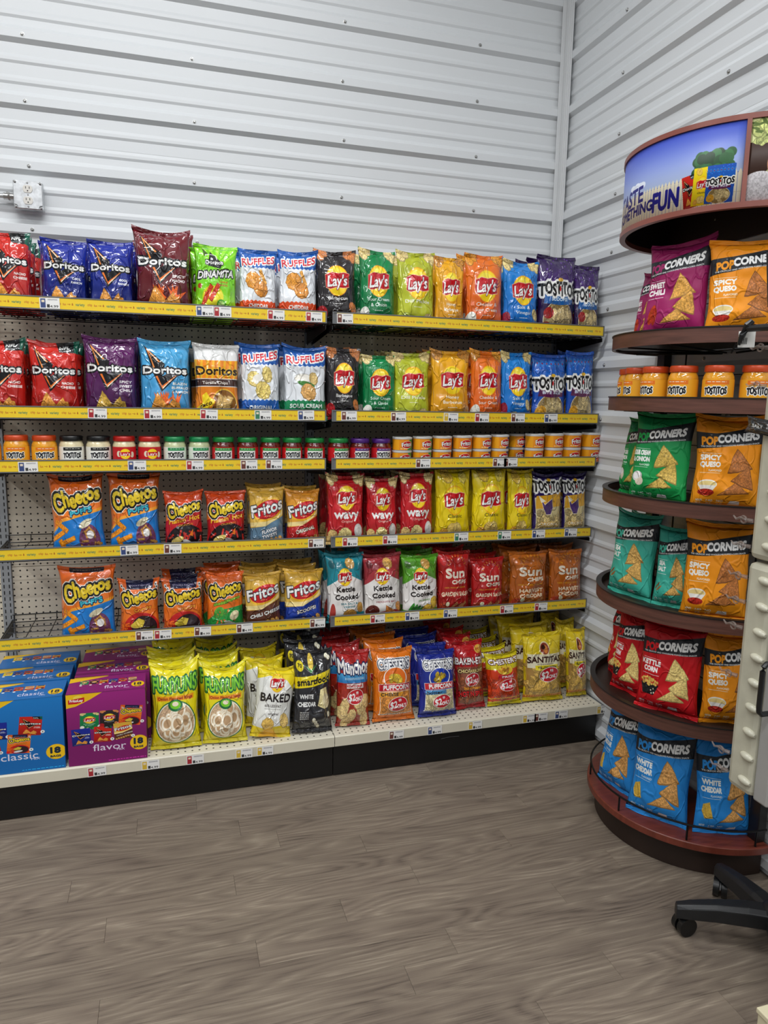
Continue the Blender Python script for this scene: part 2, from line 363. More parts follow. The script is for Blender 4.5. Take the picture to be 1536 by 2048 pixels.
def d_tost_purple():
    p = P(BW, BH, '2a1a5c'); p.poly([(0.05,0.40),(0.95,0.32),(0.92,0.95),(0.1,0.95)], 'c8b884', out=(('e8e0c8', 0.01),))
    p.pile(0.15, 0.62, 0.88, 0.9, 26, 0.10, 'round', 'ccb478'); p.poly([(0.08,0.36),(0.95,0.30),(0.94,0.52),(0.06,0.56)], 'd8a020')
    p.shape(0.42, 0.50, [(-0.2,-0.12),(-0.1,0.0),(0.16,-0.14),(0.2,0.06),(0.1,0.2),(-0.06,0.2),(-0.16,0.05)], '4a2c6c', out=(('f0e8d0', 0.008),)); p.shape(0.36, 0.45, [(-0.22,-0.14),(-0.15,0.02),(0.0,-0.02)], 'f0e8d0')
    p.text('ORIGINAL', 0.5, 0.80, 0.62, 0.07, 'f4f0e0', bold=0.005, out=(('d8a020', 0.01),)); p.text('NFL', 0.8, 0.9, 0.12, 0.04, 'white', bold=0.003)
    tost_logo(p, 0.5, 0.20, 0.98); return p
def cheet_logo(p, cx, cy, w, rot=-10):
    for o in ((('f4f0e8', 0.050*w),), (('0c0c0c', 0.036*w),), ()):
        p.text('Cheetos', cx, cy, w, w*0.30, 'e8c828', out=o, bold=0.026*w, rot=rot, grow=-0.22, bounce=0.7)
def d_cheetos(kind):
    p = P(BW, BH, 'e8701c'); p.grad(0, 0.5, 'dc5c14', 'ee7c20')
    if kind == 'puffs':
        p.poly([(0,0.70),(0.2,0.56),(0.6,0.50),(1,0.44),(1,1),(0,1)], '1878c8'); p.poly([(0,0.67),(0.2,0.53),(0.6,0.47),(1,0.41),(1,0.45),(0.6,0.51),(0.2,0.57),(0,0.71)], 'f4a02c')
        for x, y, r in ((0.18,0.62,35),(0.10,0.74,-30),(0.22,0.88,60),(0.30,0.80,-20),(0.12,0.95,20)): p.chip(x, y, 0.15, r, 'strip', 'f8941c')
        p.ell(0.72, 0.80, 0.20, 0.26, p.tex('5c3428', 0.4, c2='7c3c8c')); p.pile(0.55, 0.66, 0.9, 0.95, 12, 0.06, 'strip', 'e0a04c'); p.ell(0.74, 0.74, 0.07, 0.07, 'e8e4e0'); p.ell(0.66, 0.6, 0.14, 0.06, 'd8d0b0', -25)
        p.text('PUFFS', 0.58, 0.44, 0.42, 0.09, '40b8c8', out=(('0c2c5c', 0.014),), bold=0.010, rot=-10, bounce=1.2)
        p.rect(0.2, 0.01, 0.8, 0.07, '1c1420'); p.micro(0.26, 0.035, 0.74, 1, '8c7c74', 0.02)
    elif kind == 'hot':
        p.grad(0, 0.35, 'd84c14', 'd83c14'); p.poly([(0,0.50),(0.3,0.38),(1,0.30),(1,1),(0,1)], 'b8141c'); p.ell(0.55, 0.86, 0.52, 0.44, '1c1014')
        p.text("Flamin' Hot", 0.52, 0.46, 0.85, 0.11, 'f4c41c', out=(('a01010', 0.010),), bold=0.006, rot=-8, shear=0.2); p.text('CRUNCHY', 0.55, 0.55, 0.4, 0.045, 'e89c1c', rot=-6, bold=0.003)
        for i in range(16): p.chip(RNG.uniform(0.1, 0.95), RNG.uniform(0.66, 0.97), 0.085, RNG.uniform(0, 180), 'strip', 'c8281c')
        p.ell(0.32, 0.80, 0.17, 0.07, 'd8c068', -20); p.ell(0.6, 0.86, 0.16, 0.07, 'd8d4d0', 30); p.shape(0.7, 0.70, [(0,-0.12),(0.05,0.05),(-0.05,0.05)], 'f0781c', 20)
    elif kind == 'crunchy':
        p.rect(0.2, 0.0, 0.85, 0.15, '14163c'); p.text('SPOOKY RECIPES', 0.52, 0.09, 0.52, 0.035, 'b4acc8', bold=0.003)
        for x, y in ((0.08,0.12),(0.13,0.16),(0.92,0.10),(0.95,0.15)): p.ell(x, y, 0.035, 0.045, 'e8e8e4'); p.ell(x, y, 0.016, 0.02, '141414')
        p.text('Crunchy', 0.6, 0.49, 0.46, 0.08, 'f4b42c', out=(('a02c10', 0.012),), bold=0.006, rot=-10)
        p.ell(0.55, 0.80, 0.44, 0.34, 'c01c1c'); p.ell(0.62, 0.80, 0.32, 0.26, '2c1c24'); p.shape(0.48, 0.74, [(-0.24,0.05),(0.0,-0.12),(0.16,-0.06),(0.1,0.08),(-0.1,0.12)], 'd8bc3c'); p.ell(0.5, 0.90, 0.20, 0.07, 'd8d8dc', -15)
        for i in range(8): p.chip(RNG.uniform(0.02, 0.3), RNG.uniform(0.72, 0.98), 0.08, RNG.uniform(0, 180), 'strip', 'e8601c')
        p.poly([(0,0.86),(0.2,0.9),(0.1,1),(0,1)], 'd81c1c')
    elif kind == 'jal':
        p.poly([(0,0.80),(0.3,0.62),(1,0.56),(1,1),(0,1)], '1c8c3c'); p.ell(0.5, 0.82, 0.4, 0.3, '2c9c44')
        p.text('cheddar', 0.38, 0.50, 0.42, 0.06, 'a8d838', out=(('1c5c1c', 0.01),), rot=-10, bold=0.004); p.text('jalapeno', 0.70, 0.44, 0.42, 0.06, 'a8d838', out=(('1c5c1c', 0.01),), rot=-10, bold=0.004)
        p.ell(0.32, 0.66, 0.15, 0.12, p.tex('5ca83c', 0.3), -30)
        for i in range(20): p.chip(RNG.uniform(0.1, 0.95), RNG.uniform(0.62, 0.97), 0.08, RNG.uniform(0, 180), 'strip', 'e8843c' if i % 2 else '3c9c3c')
        p.ell(0.74, 0.72, 0.14, 0.10, 'e8dcb0', -30); p.ell(0.62, 0.86, 0.18, 0.06, 'e0e0dc', 20)
    cheet_logo(p, 0.5, 0.27, 0.88); return p
def d_fritos(low, sub, st='f0f0ec', g0='d8a83c', g1='f0c85c'):
    p = P(BW, BH, g0); p.grad(0.1, 0.6, g0, g1)
    p.poly([(0,0.66),(0.4,0.63),(1,0.46),(1,1),(0,1)], low)
    p.poly([(0,0.57),(0.5,0.55),(1,0.33),(1,0.43),(0.45,0.63),(0,0.64)], 'f8e098')
    p.ell(0.53, 0.36, 0.45, 0.24, 'f0b82c', -14); p.ell(0.53, 0.35, 0.41, 0.205, 'c81820', -14)
    p.text('Fritos', 0.5, 0.32, 0.92, 0.26, 'white', out=(('30343c', 0.014),), bold=0.016, rot=-13, shear=0.12)
    p.micro(0.42, 0.455, 0.6, 1, 'f8d8a0')
    y = 0.70
    for t in sub: p.text(t, 0.56, y, 0.075*len(t), 0.08, st, out=(('2a1c14', 0.006),), bold=0.008, rot=-12, shear=0.1); y += 0.085
    for i in range(7): p.chip(0.1+0.13*i, 0.95-0.02*i+RNG.uniform(-0.01, 0.02), 0.07, RNG.uniform(0, 90), 'round', 'd8a050')
    return p
def d_wavy():
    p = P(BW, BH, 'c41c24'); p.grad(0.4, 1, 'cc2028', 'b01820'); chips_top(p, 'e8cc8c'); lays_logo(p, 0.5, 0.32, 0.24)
    p.text('wavy', 0.5, 0.555, 0.70, 0.17, 'f4f4f0', bold=0.018); p.text('Original', 0.5, 0.66, 0.32, 0.045, 'f0c8b8', bold=0.002)
    for x, y, r in ((0.14,0.86,0.14),(0.24,0.92,0.12),(0.08,0.95,0.14)): p.chip(x, y, r, 40, 'round', 'e0bc78')
    p.chip(0.45, 0.85, 0.19, 10, 'round', 'f0d890'); p.ell(0.82, 0.80, 0.12, 0.14, 'dcdcd8'); p.ell(0.83, 0.79, 0.09, 0.10, p.tex('f4f0e8', 0.15)); return p
def d_classic():
    p = P(BW, BH, 'f0d414'); p.grad(0.3, 1, 'f4dc1c', 'e8c810'); p.chip(0.30, 0.10, 0.17, 20, 'round', 'e8c04c'); p.chip(0.75, 0.12, 0.13, 50, 'round', 'f0d860')
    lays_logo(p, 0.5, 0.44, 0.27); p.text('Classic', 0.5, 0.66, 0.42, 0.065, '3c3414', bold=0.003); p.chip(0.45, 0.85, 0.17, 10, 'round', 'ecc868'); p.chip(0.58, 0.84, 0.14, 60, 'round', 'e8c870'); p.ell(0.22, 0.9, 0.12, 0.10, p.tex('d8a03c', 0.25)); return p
def d_kettle(colr, name, side):
    p = P(BW, BH, 'ece8e4'); p.poly([(0,0),(1,0),(1,0.42),(0.62,0.30),(0.3,0.34),(0,0.46)], colr); zig(p, 0.86, 0.02, 1, colr)
    p.ell(0.14, 0.15, 0.08, 0.08, tuple(col(colr)*0.7)); p.chip(0.62, 0.13, 0.13, 30, 'round', 'e0ac58')
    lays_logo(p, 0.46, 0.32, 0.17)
    p.text('Kettle', 0.48, 0.50, 0.50, 0.10, '241c1c', bold=0.010); p.text('Cooked', 0.50, 0.61, 0.62, 0.10, '241c1c', bold=0.010)
    y = 0.71
    for t in name: p.text(t, 0.56, y, 0.045*len(t), 0.035, tuple(col(colr)*0.8), bold=0.003); y += 0.045
    if side == 'salt': p.ell(0.12, 0.86, 0.07, 0.22, 'b03c34'); p.chip(0.58, 0.90, 0.2, 10, 'round', 'd8a048'); p.chip(0.86, 0.78, 0.11, 80, 'round', 'd8a048')
    if side == 'bbq': p.ell(0.2, 0.86, 0.2, 0.16, 'e4dcd4'); p.ell(0.2, 0.85, 0.17, 0.13, '5c1c14'); p.chip(0.64, 0.88, 0.18, -30, 'tri', 'd8843c'); p.chip(0.92, 0.8, 0.11, 60, 'round', 'd08c44')
    if side == 'jal':
        for i in range(4): p.ell(0.2+0.09*i, 0.84+0.02*i, 0.05, 0.14, p.tex('3c9434', 0.25), 30)
        p.chip(0.68, 0.88, 0.18, 20, 'round', 'e0b440'); p.chip(0.86, 0.76, 0.14, 100, 'round', 'e4bc48')
    return p
def d_sun(colr, lo, lines, tc='f0d8b8'):
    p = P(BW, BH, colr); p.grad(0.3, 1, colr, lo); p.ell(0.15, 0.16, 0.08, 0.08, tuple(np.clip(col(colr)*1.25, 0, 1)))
    for i in range(9):
        a = math.radians(200+i*17); x, y = 0.56+0.26*math.cos(a), 0.28+0.20*math.sin(a); p.shape(x, y, [(0,-0.008),(0.09,0),(0,0.008)], 'f0b428', math.degrees(a))
    p.text('Sun', 0.50, 0.33, 0.60, 0.20, 'f0e4d0', bold=0.022); p.text('CHIPS', 0.62, 0.47, 0.46, 0.085, 'f0e4d0', bold=0.012); p.text('100% WHOLE GRAIN', 0.5, 0.56, 0.66, 0.032, 'd8a028', bold=0.002)
    y = 0.66
    for t in lines: p.text(t, 0.52, y, min(0.09*len(t), 0.86), 0.085, tc, bold=0.010, bounce=0.6); y += 0.09
    for x, y, r in ((0.45,0.86,-35),(0.62,0.88,-30),(0.74,0.86,-40)): p.chip(x, y, 0.14, r, 'strip', 'c88450')
    p.ell(0.15, 0.86, 0.12, 0.10, p.tex('a83c24', 0.4)); p.ell(0.27, 0.82, 0.06, 0.05, 'd8d4b0'); return p
def d_retro():
    p = P(BW, BH, 'e4e4e2'); p.rect(0, 0.22, 1, 0.46, 'f4b41c')
    for i in range(8): p.poly([(0.06+i*0.13,0.22),(0.14+i*0.13,0.22),(0.10+i*0.13,0.46),(0.02+i*0.13,0.46)], 'f08c1c')
    p.text('Doritos', 0.5, 0.355, 0.94, 0.15, '2c1408', bold=0.014, out=(('f4c83c', 0.008),)); p.rect(0, 0.47, 1, 0.56, '3c1c14'); p.text('Tortilla Chips', 0.45, 0.515, 0.6, 0.055, 'f4f0e4', bold=0.003)
    p.rect(0, 0.57, 1, 1, 'e88418'); p.ell(0.66, 0.80, 0.30, 0.28, 'f4c83c'); p.ell(0.66, 0.80, 0.28, 0.26, '8c5c24'); 
    for i in range(16): a = RNG.uniform(0, 6.28); q = RNG.uniform(0, 0.18); p.chip(0.66+q*math.cos(a), 0.80+q*0.73*math.sin(a), 0.08, RNG.uniform(0, 360), 'tri', 'd8b068')
    p.shape(0.26, 0.80, [(-0.26,0.1),(-0.1,-0.02),(-0.12,-0.16),(-0.02,-0.22),(0.04,-0.14),(0.18,-0.06),(0.16,0.0),(-0.2,0.2)], 'f4d41c', out=(('e86c14', 0.008),)); p.text('taco', 0.24, 0.80, 0.26, 0.07, '2c1408', rot=-18, bold=0.006, shear=0.2); p.text('flavor', 0.27, 0.88, 0.30, 0.07, '2c1408', rot=-18, bold=0.005, shear=0.2); return p
def d_funyuns():
    p = P(BW, BH, 'ecdc14'); p.grad(0, 1, 'f0e01c', 'e0d010')
    for o in ((('1c6c3c', 0.024),), (('1c6c3c', 0.014),), ()): p.text('FUNYUNS', 0.5+(0.012 if len(o) and o[0][1] > 0.03 else 0), 0.24, 0.92, 0.24, '8cd838', out=o, bold=0.010, arc=0.06, bounce=0.4)
    p.rect(0.1, 0.375, 0.9, 0.435, 'f4a01c'); p.text('Onion Flavored Rings', 0.5, 0.405, 0.74, 0.05, 'a0301c', bold=0.004)
    p.ell(0.5, 0.69, 0.44, 0.35, '1c6c3c'); p.ell(0.5, 0.69, 0.42, 0.33, 'f4f0dc'); p.ell(0.5, 0.69, 0.40, 0.312, p.tex('c8a884', 0.25))
    for i in range(30):
        a = RNG.uniform(0, 6.28); q = RNG.uniform(0, 0.27); x, y = 0.5+q*math.cos(a), 0.69+q*0.56*math.sin(a); r = RNG.uniform(0.11, 0.145); k = RNG.uniform(0.5, 1); th = RNG.uniform(0, 180)
        for rr, cc in ((1.0, 'd0b488'), (0.95, 'f6ecd6'), (0.66, 'd8bc94'), (0.60, 'bc9870')):
            n = 30; po = [(r*rr*math.cos(t), r*rr*k*math.sin(t)) for t in np.linspace(0, 6.283, n, endpoint=False)]; p.shape(x, y, po, cc, th)
    p.ell(0.5, 0.49, 0.16, 0.10, '1c6c3c'); p.ell(0.5, 0.485, 0.12, 0.07, '78cc2c'); p.ell(0.5, 0.475, 0.07, 0.04, 'f2e4c8'); return p
def d_baked():
    p = P(BW, BH, 'e8e8e2'); p.poly([(0,0),(1,0),(1,0.36),(0.75,0.18),(0.3,0.12),(0,0.20)], 'f0d81c'); zig(p, 0.84, 0.03, 1, 'ecd01c'); lays_logo(p, 0.5, 0.22, 0.17)
    p.text('BAKED', 0.5, 0.43, 0.80, 0.16, '241c1c', bold=0.014); p.text('60% LESS FAT', 0.44, 0.55, 0.44, 0.05, '3c3430', bold=0.003); p.micro(0.22, 0.59, 0.66, 1, '8c8880'); p.text('original', 0.46, 0.655, 0.28, 0.045, '241c1c', bold=0.003)
    p.chip(0.36, 0.80, 0.16, 10, 'round', 'ecc060'); p.chip(0.78, 0.74, 0.15, 60, 'round', 'ecc878'); p.poly([(0.3,0.88),(0.5,0.86),(0.7,1),(0.2,1)], 'f0b41c'); return p
def d_smart():
    p = P(BW, BH, '26262a'); p.ell(0.42, 0.14, 0.07, 0.15, p.tex('e8c850', 0.25)); p.shape(0.42, 0.22, [(-0.16,-0.06),(0,0.08),(0.18,-0.08),(0.02,0.02)], '3c8c3c'); p.ell(0.14, 0.20, 0.09, 0.09, 'f0dc28'); p.text('70', 0.14, 0.195, 0.09, 0.06, '1c1c1c', bold=0.004)
    p.poly([(0,0.34),(0.5,0.30),(1,0.25),(1,0.38),(0.5,0.44),(0,0.47)], 'f0d81c'); p.text('smartfood', 0.5, 0.37, 0.88, 0.11, '1a1a1c', bold=0.010, rot=-5)
    p.text('WHITE', 0.30, 0.56, 0.36, 0.07, 'f0f0ec', bold=0.008); p.text('CHEDDAR', 0.32, 0.65, 0.46, 0.07, 'f0f0ec', bold=0.008); p.micro(0.14, 0.74, 0.36, 5, 'c8c8c4', 0.014)
    p.shape(0.74, 0.60, [(-0.14,0.1),(-0.06,-0.16),(0.12,-0.2),(0.2,0.0),(0.06,0.16)], p.tex('ecdca0', 0.12)); p.ell(0.84, 0.62, 0.10, 0.12, p.tex('f0e4b8', 0.15))
    for x, y in ((0.5,0.84),(0.56,0.88),(0.9,0.78),(0.62,0.92),(0.84,0.08),(0.9,0.11)): p.chip(x, y, 0.05, RNG.uniform(0, 90), 'round', 'f0ead0', '8c8468')
    return p
def price2(p, cx, cy, w):
    w *= 0.74
    p.ell(cx, cy, w*0.56, w*0.30, 'f4f0ec', -6); p.ell(cx, cy, w*0.53, w*0.275, 'c41c28', -6)
    p.text('$2', cx-w*0.24, cy+0.004, w*0.40, w*0.28, 'white', bold=0.010, rot=-6, shear=0.1); p.text('99', cx+w*0.12, cy-w*0.11, w*0.16, w*0.12, 'white', bold=0.004, rot=-6); p.text('ONLY', cx+w*0.22, cy+w*0.05, w*0.48, w*0.15, 'white', bold=0.007, rot=-6)
def d_munchos():
    p = P(BW, BH, 'a81c1c'); p.ell(0.5, 0.72, 0.6, 0.5, p.tex('a02c1c', 0.2)); p.rect(0.0, 0.30, 1, 0.42, '3c98d0'); p.grad(0.30, 0.42, '4ca8dc', '2c74b4')
    p.text('Munchos', 0.5, 0.20, 0.94, 0.24, 'f4f0ec', out=(('1c2c5c', 0.02),), bold=0.018, arc=-0.05, bounce=0.5); p.rect(0.25, 0.43, 0.78, 0.49, 'e8e4e0'); p.text('POTATO CRISPS', 0.5, 0.46, 0.48, 0.04, 'c81c24', bold=0.004); p.micro(0.2, 0.35, 0.82, 2, 'd8ecf4', 0.012)
    for x, y in ((0.2,0.72),(0.4,0.86),(0.7,0.76),(0.8,0.9),(0.25,0.92),(0.6,0.66),(0.12,0.8),(0.85,0.66)): p.chip(x, y, 0.16, RNG.uniform(0, 180), 'round', 'e8c888')
    price2(p, 0.52, 0.60, 0.62); return p
def d_puff(base, sub, subc, winc):
    p = P(BW, BH, base)
    for o in ((('f4f4f4', 0.026),), (('1c2440', 0.012),), ()): p.text("CHESTER'S", 0.52, 0.21, 0.80, 0.17, 'f4f4f4', out=o, bold=0.012, arc=0.08)
    p.ell(0.52, 0.40, 0.30, 0.22, 'f4f4f0'); p.ell(0.52, 0.395, 0.275, 0.20, 'e8701c' if 'e' in base[:1] else '1c3cac'); p.pile(0.38, 0.34, 0.66, 0.44, 12, 0.06, 'round', 'f0c838')
    p.rect(0.10, 0.47, 0.92, 0.57, 'f4f4f0'); p.rect(0.11, 0.475, 0.91, 0.565, 'c8202c'); p.text('PUFFCORN', 0.54, 0.52, 0.66, 0.085, 'white', bold=0.010)
    p.rect(0.12, 0.58, 0.92, 0.90, p.tex(winc, 0.35) if False else 'f4f4f0'); p.poly([(0.13,0.585),(0.91,0.585),(0.91,0.895),(0.13,0.895)], p.tex(winc, 0.3)); p.pile(0.2, 0.68, 0.85, 0.87, 34, 0.06, 'round', winc)
    p.rect(0.12, 0.585, 0.70, 0.645, subc); p.text(sub, 0.36, 0.615, 0.07*len(sub), 0.06, '1c1c24', bold=0.006); price2(p, 0.56, 0.755, 0.62); p.rect(0.1, 0.885, 0.93, 0.90, 'f4f4f0'); p.micro(0.14, 0.888, 0.9, 1, '3c3c3c'); return p
def d_baken():
    p = P(BW, BH, 'b4181e'); p.ell(0.8, 0.12, 0.14, 0.08, 'd8a03c'); p.text('SPICY', 0.8, 0.118, 0.2, 0.04, '8c1414', bold=0.003)
    p.rect(0.04, 0.36, 0.96, 0.90, '8c4c34'); p.pile(0.08, 0.42, 0.92, 0.88, 60, 0.07, 'round', 'a8603c')
    p.text('BAKEN-ETS', 0.46, 0.28, 0.90, 0.13, 'f0ece8', out=(('5c0c10', 0.012),), bold=0.010, arc=0.05); p.text('CHICHARRONES', 0.5, 0.42, 0.88, 0.07, 'f0dc8c', out=(('3c1410', 0.010),), bold=0.006)
    price2(p, 0.5, 0.55, 0.62); p.text('HOT N SPICY', 0.5, 0.755, 0.9, 0.10, 'd81c1c', out=(('2c0808', 0.012),), bold=0.010); p.text('Sabor Fuerte', 0.5, 0.67, 0.6, 0.05, 'f0a01c', bold=0.004); return p
def d_fries():
    p = P(BW, BH, 'd8c81c'); p.rect(0, 0.30, 1, 0.90, 'd83c14'); p.pile(0.0, 0.50, 1.0, 0.86, 60, 0.13, 'strip', 'd8441c')
    p.text("CHESTER'S", 0.5, 0.16, 0.88, 0.12, 'f4f0e8', out=(('5c1414', 0.014),), bold=0.010, arc=0.10); p.ell(0.5, 0.31, 0.24, 0.12, 'f0c83c'); p.pile(0.34, 0.27, 0.66, 0.34, 8, 0.06, 'strip', 'f09c2c')
    p.rect(0.26, 0.40, 0.86, 0.48, 'c8202c'); p.text('FRIES', 0.56, 0.44, 0.36, 0.055, 'white', bold=0.006); price2(p, 0.56, 0.60, 0.7)
    for i in range(14): p.chip(0.04+i*0.07, 0.84, 0.05, RNG.uniform(-30, 30), 'strip', 'f0a02c')
    return p
def d_santitas():
    p = P(BW, BH, 'e0c41c'); p.rect(0.03, 0.38, 0.97, 0.90, 'a8803c'); p.pile(0.06, 0.45, 0.94, 0.88, 56, 0.12, 'tri', 'd8ae54')
    for k in range(14): p.shape(0.5, 0.14, [(0.14,0),(0.5,0.012),(0.5,-0.012)], 'ecd848', k*25.7)
    p.rect(0.06, 0.30, 0.94, 0.50, 'e8e0c0'); p.ell(0.48, 0.22, 0.14, 0.14, 'ecdcb0'); p.ell(0.48, 0.22, 0.115, 0.115, '8c2c14'); p.ell(0.50, 0.23, 0.06, 0.08, 'd8843c'); p.ell(0.45, 0.20, 0.05, 0.05, '3c1810')
    p.text('SANTITAS', 0.5, 0.385, 0.88, 0.12, '3c1c14', bold=0.010, arc=0.05); p.micro(0.28, 0.445, 0.72, 1, '6c5c34', 0.012)
    p.rect(0.22, 0.465, 0.84, 0.53, 'f0dc28'); p.text('YELLOW CORN', 0.53, 0.497, 0.50, 0.045, '241c0c', bold=0.005); price2(p, 0.58, 0.60, 0.66)
    p.rect(0, 0.89, 1, 1, 'e4cc1c'); p.rect(0, 0.89, 1, 0.935, 'd8941c')
    for k in range(18): p.poly([(k/18,0.93),((k+.5)/18,0.895),((k+1)/18,0.93)], 'b8541c')
    return p
def d_pop(c, c2, name, decor, chipc='e0b050', cal='140'):
    p = P(320, 440, c); p.grad(0, 1, c2, c)
    p.poly([(0,0.20),(0.3,0.19),(0.7,0.13),(1,0.10),(1,0.30),(0.6,0.31),(0.3,0.345),(0,0.37)], '26282c')
    p.text('POP', 0.20, 0.275, 0.24, 0.115, c, bold=0.014, rot=-6, shear=0.1); p.text('CORNERS', 0.62, 0.225, 0.60, 0.115, 'f0f0ee', bold=0.014, rot=-6, shear=0.1)
    p.shape(0.22, 0.212, [(-0.02,-0.008),(0.0,0.008),(0.02,-0.012),(0.0,0.002)], 'e8e8e8')
    p.text('THE CRUNCHY AND WHOLESOME POPPED-CORN SNACK', 0.5, 0.315, 0.88, 0.022, 'f0f0ee', bold=0.003, rot=-5)
    y = 0.45; p.rect(0.07, y-0.045, 0.38, y-0.041, 'f0f0ee')
    for t in name[:-1] if len(name) > 2 else name: p.text(t, 0.22, y, min(0.062*len(t), 0.34), 0.072, 'f4f4f0', bold=0.010); y += 0.072
    if len(name) > 2: p.text(name[-1], 0.30, y-0.008, 0.2, 0.03, 'f4f4f0', bold=0.003); y += 0.03
    p.rect(0.07, y-0.012, 0.38, y-0.008, 'f0f0ee')
    if decor == 'bowl': p.ell(0.21, 0.735, 0.13, 0.05, 'e8d088', out=(('f0ece4', 0.012),)); p.shape(0.21, 0.76, [(-0.14,-0.02),(0.14,-0.02),(0.08,0.06),(-0.08,0.06)], 'ece8e0'); p.ell(0.2, 0.82, 0.12, 0.05, p.tex('a8281c', 0.4))
    if decor == 'chili': p.ell(0.2, 0.75, 0.06, 0.14, p.tex('b83c1c', 0.3), 25); p.ell(0.25, 0.77, 0.05, 0.12, p.tex('a8301c', 0.3), 10)
    if decor == 'onion': p.ell(0.18, 0.72, 0.12, 0.08, 'd8d8d8'); p.ell(0.24, 0.77, 0.09, 0.07, 'e8dcc8'); p.ell(0.17, 0.71, 0.09, 0.06, 'f4f4f4')
    if decor == 'corn':
        p.shape(0.22, 0.72, [(-0.17,-0.04),(0.17,-0.04),(0.1,0.12),(-0.1,0.12)], '1c1c1e')
        for k in range(46): a = RNG.uniform(0, 6.28); q = RNG.uniform(0, 1)**.5; p.ell(0.22+0.16*q*math.cos(a), 0.665+0.045*q*math.sin(a), 0.018, 0.018, tuple(np.clip(col('e8c060')*RNG.uniform(0.85, 1.15), 0, 1)))
        for x, yy in ((0.26,0.76),(0.3,0.74),(0.28,0.79),(0.32,0.78)): p.ell(x, yy, 0.012, 0.012, 'f4ecd0')
    if decor == 'cheese': p.shape(0.17, 0.74, [(-0.08,-0.08),(0.02,-0.12),(0.09,0.1),(-0.04,0.12),(-0.09,0.02)], p.tex('d8b048', 0.15))
    if decor == 'salt': p.ell(0.14, 0.74, 0.10, 0.02, '8c5c34', -40); p.ell(0.2, 0.77, 0.10, 0.02, 'a86c3c', -30)
    p.chip(0.66, 0.49, 0.20, -12, 'tri', chipc); p.chip(0.76, 0.655, 0.18, 20, 'tri', chipc); p.chip(0.60, 0.79, 0.22, -4, 'flat', chipc)
    for i, t in enumerate(('NEVER', cal, 'NO')): p.text(t, 0.12+0.15*i, 0.905, 0.09, 0.032, 'f0f0ee', bold=0.003); p.micro(0.08+0.15*i, 0.93, 0.16+0.15*i, 2, 'f0f0ee', 0.009)
    p.poly([(0.53,0.94),(0.57,0.90),(0.70,0.90),(0.70,0.94)], 'e8e8e6'); return p
def d_fritolay_box(base, hi, name, minis):
    p = P(448, 512, base); p.grad(0, 0.6, hi, base)
    p.poly([(0,0),(0.46,0),(0.30,0.09),(0.12,0.17),(0,0.19)], 'f4c41c'); p.ell(0.15, 0.065, 0.06, 0.05, 'f8dc50')
    p.shape(0.13, 0.095, [(-0.1,-0.02),(0.0,-0.035),(0.1,-0.05),(0.1,0.02),(0.0,0.045),(-0.1,0.045)], 'c81c24'); p.text('FritoLay', 0.13, 0.09, 0.16, 0.04, 'white', bold=0.004)
    for d, x, y, wd, r, n in minis:
        wd *= 1.18; p.paste(DES[d], x, y, wd, r, hs=wd*1.12); p.ell(x+wd*0.52, y+wd*0.36, 0.025, 0.025, 'f0f0ec'); p.text(n, x+wd*0.52, y+wd*0.36, 0.015, 0.024, '242424', bold=0.002)
    p.text(name, 0.52 if name == 'flavor' else 0.48, 0.77, 0.42, 0.11, 'e4dcec', bold=0.001); p.text('MIX', 0.66, 0.825, 0.10, 0.034, 'e4dcec', bold=0.002)
    p.ell(0.90, 0.76, 0.115, 0.115, 'f4c41c', out=(('d8a014', 0.004),)); p.text('18', 0.89, 0.735, 0.11, 0.09, '1c2c3c', bold=0.014); p.text('BAGS', 0.89, 0.82, 0.12, 0.03, '1c2c3c', bold=0.004); p.micro(0.5, 0.965, 0.98, 1, tuple(np.clip(col(hi)*1.5, 0, 1)), 0.010); return p
def d_box_top(base, hi, name, minis):
    p = P(448, 256, base); p.poly([(0,0.02),(0.5,0.02),(0.25,0.16),(0,0.30)], 'f4c41c')
    for k, (d, x, y, wd, r, n) in enumerate(minis): xx = 0.20+k*0.125; p.paste(DES[d], xx, 0.34, 0.11, 0, hs=0.13); p.ell(xx-0.04, 0.50, 0.018, 0.018, 'f0f0ec')
    p.text(name, 0.62, 0.70, 0.30, 0.11, 'dcd4ec', bold=0.001); p.text('MIX', 0.76, 0.84, 0.07, 0.03, 'dcd4ec', bold=0.001); p.ell(0.90, 0.68, 0.085, 0.10, 'f4c41c'); p.text('18', 0.90, 0.66, 0.09, 0.09, '1c2c3c', bold=0.008); p.text('BAGS', 0.9, 0.80, 0.08, 0.022, '1c2c3c', bold=0.003)
    p.micro(0.3, 0.95, 0.96, 1, tuple(np.clip(col(hi)*1.4, 0, 1)), 0.010); return p
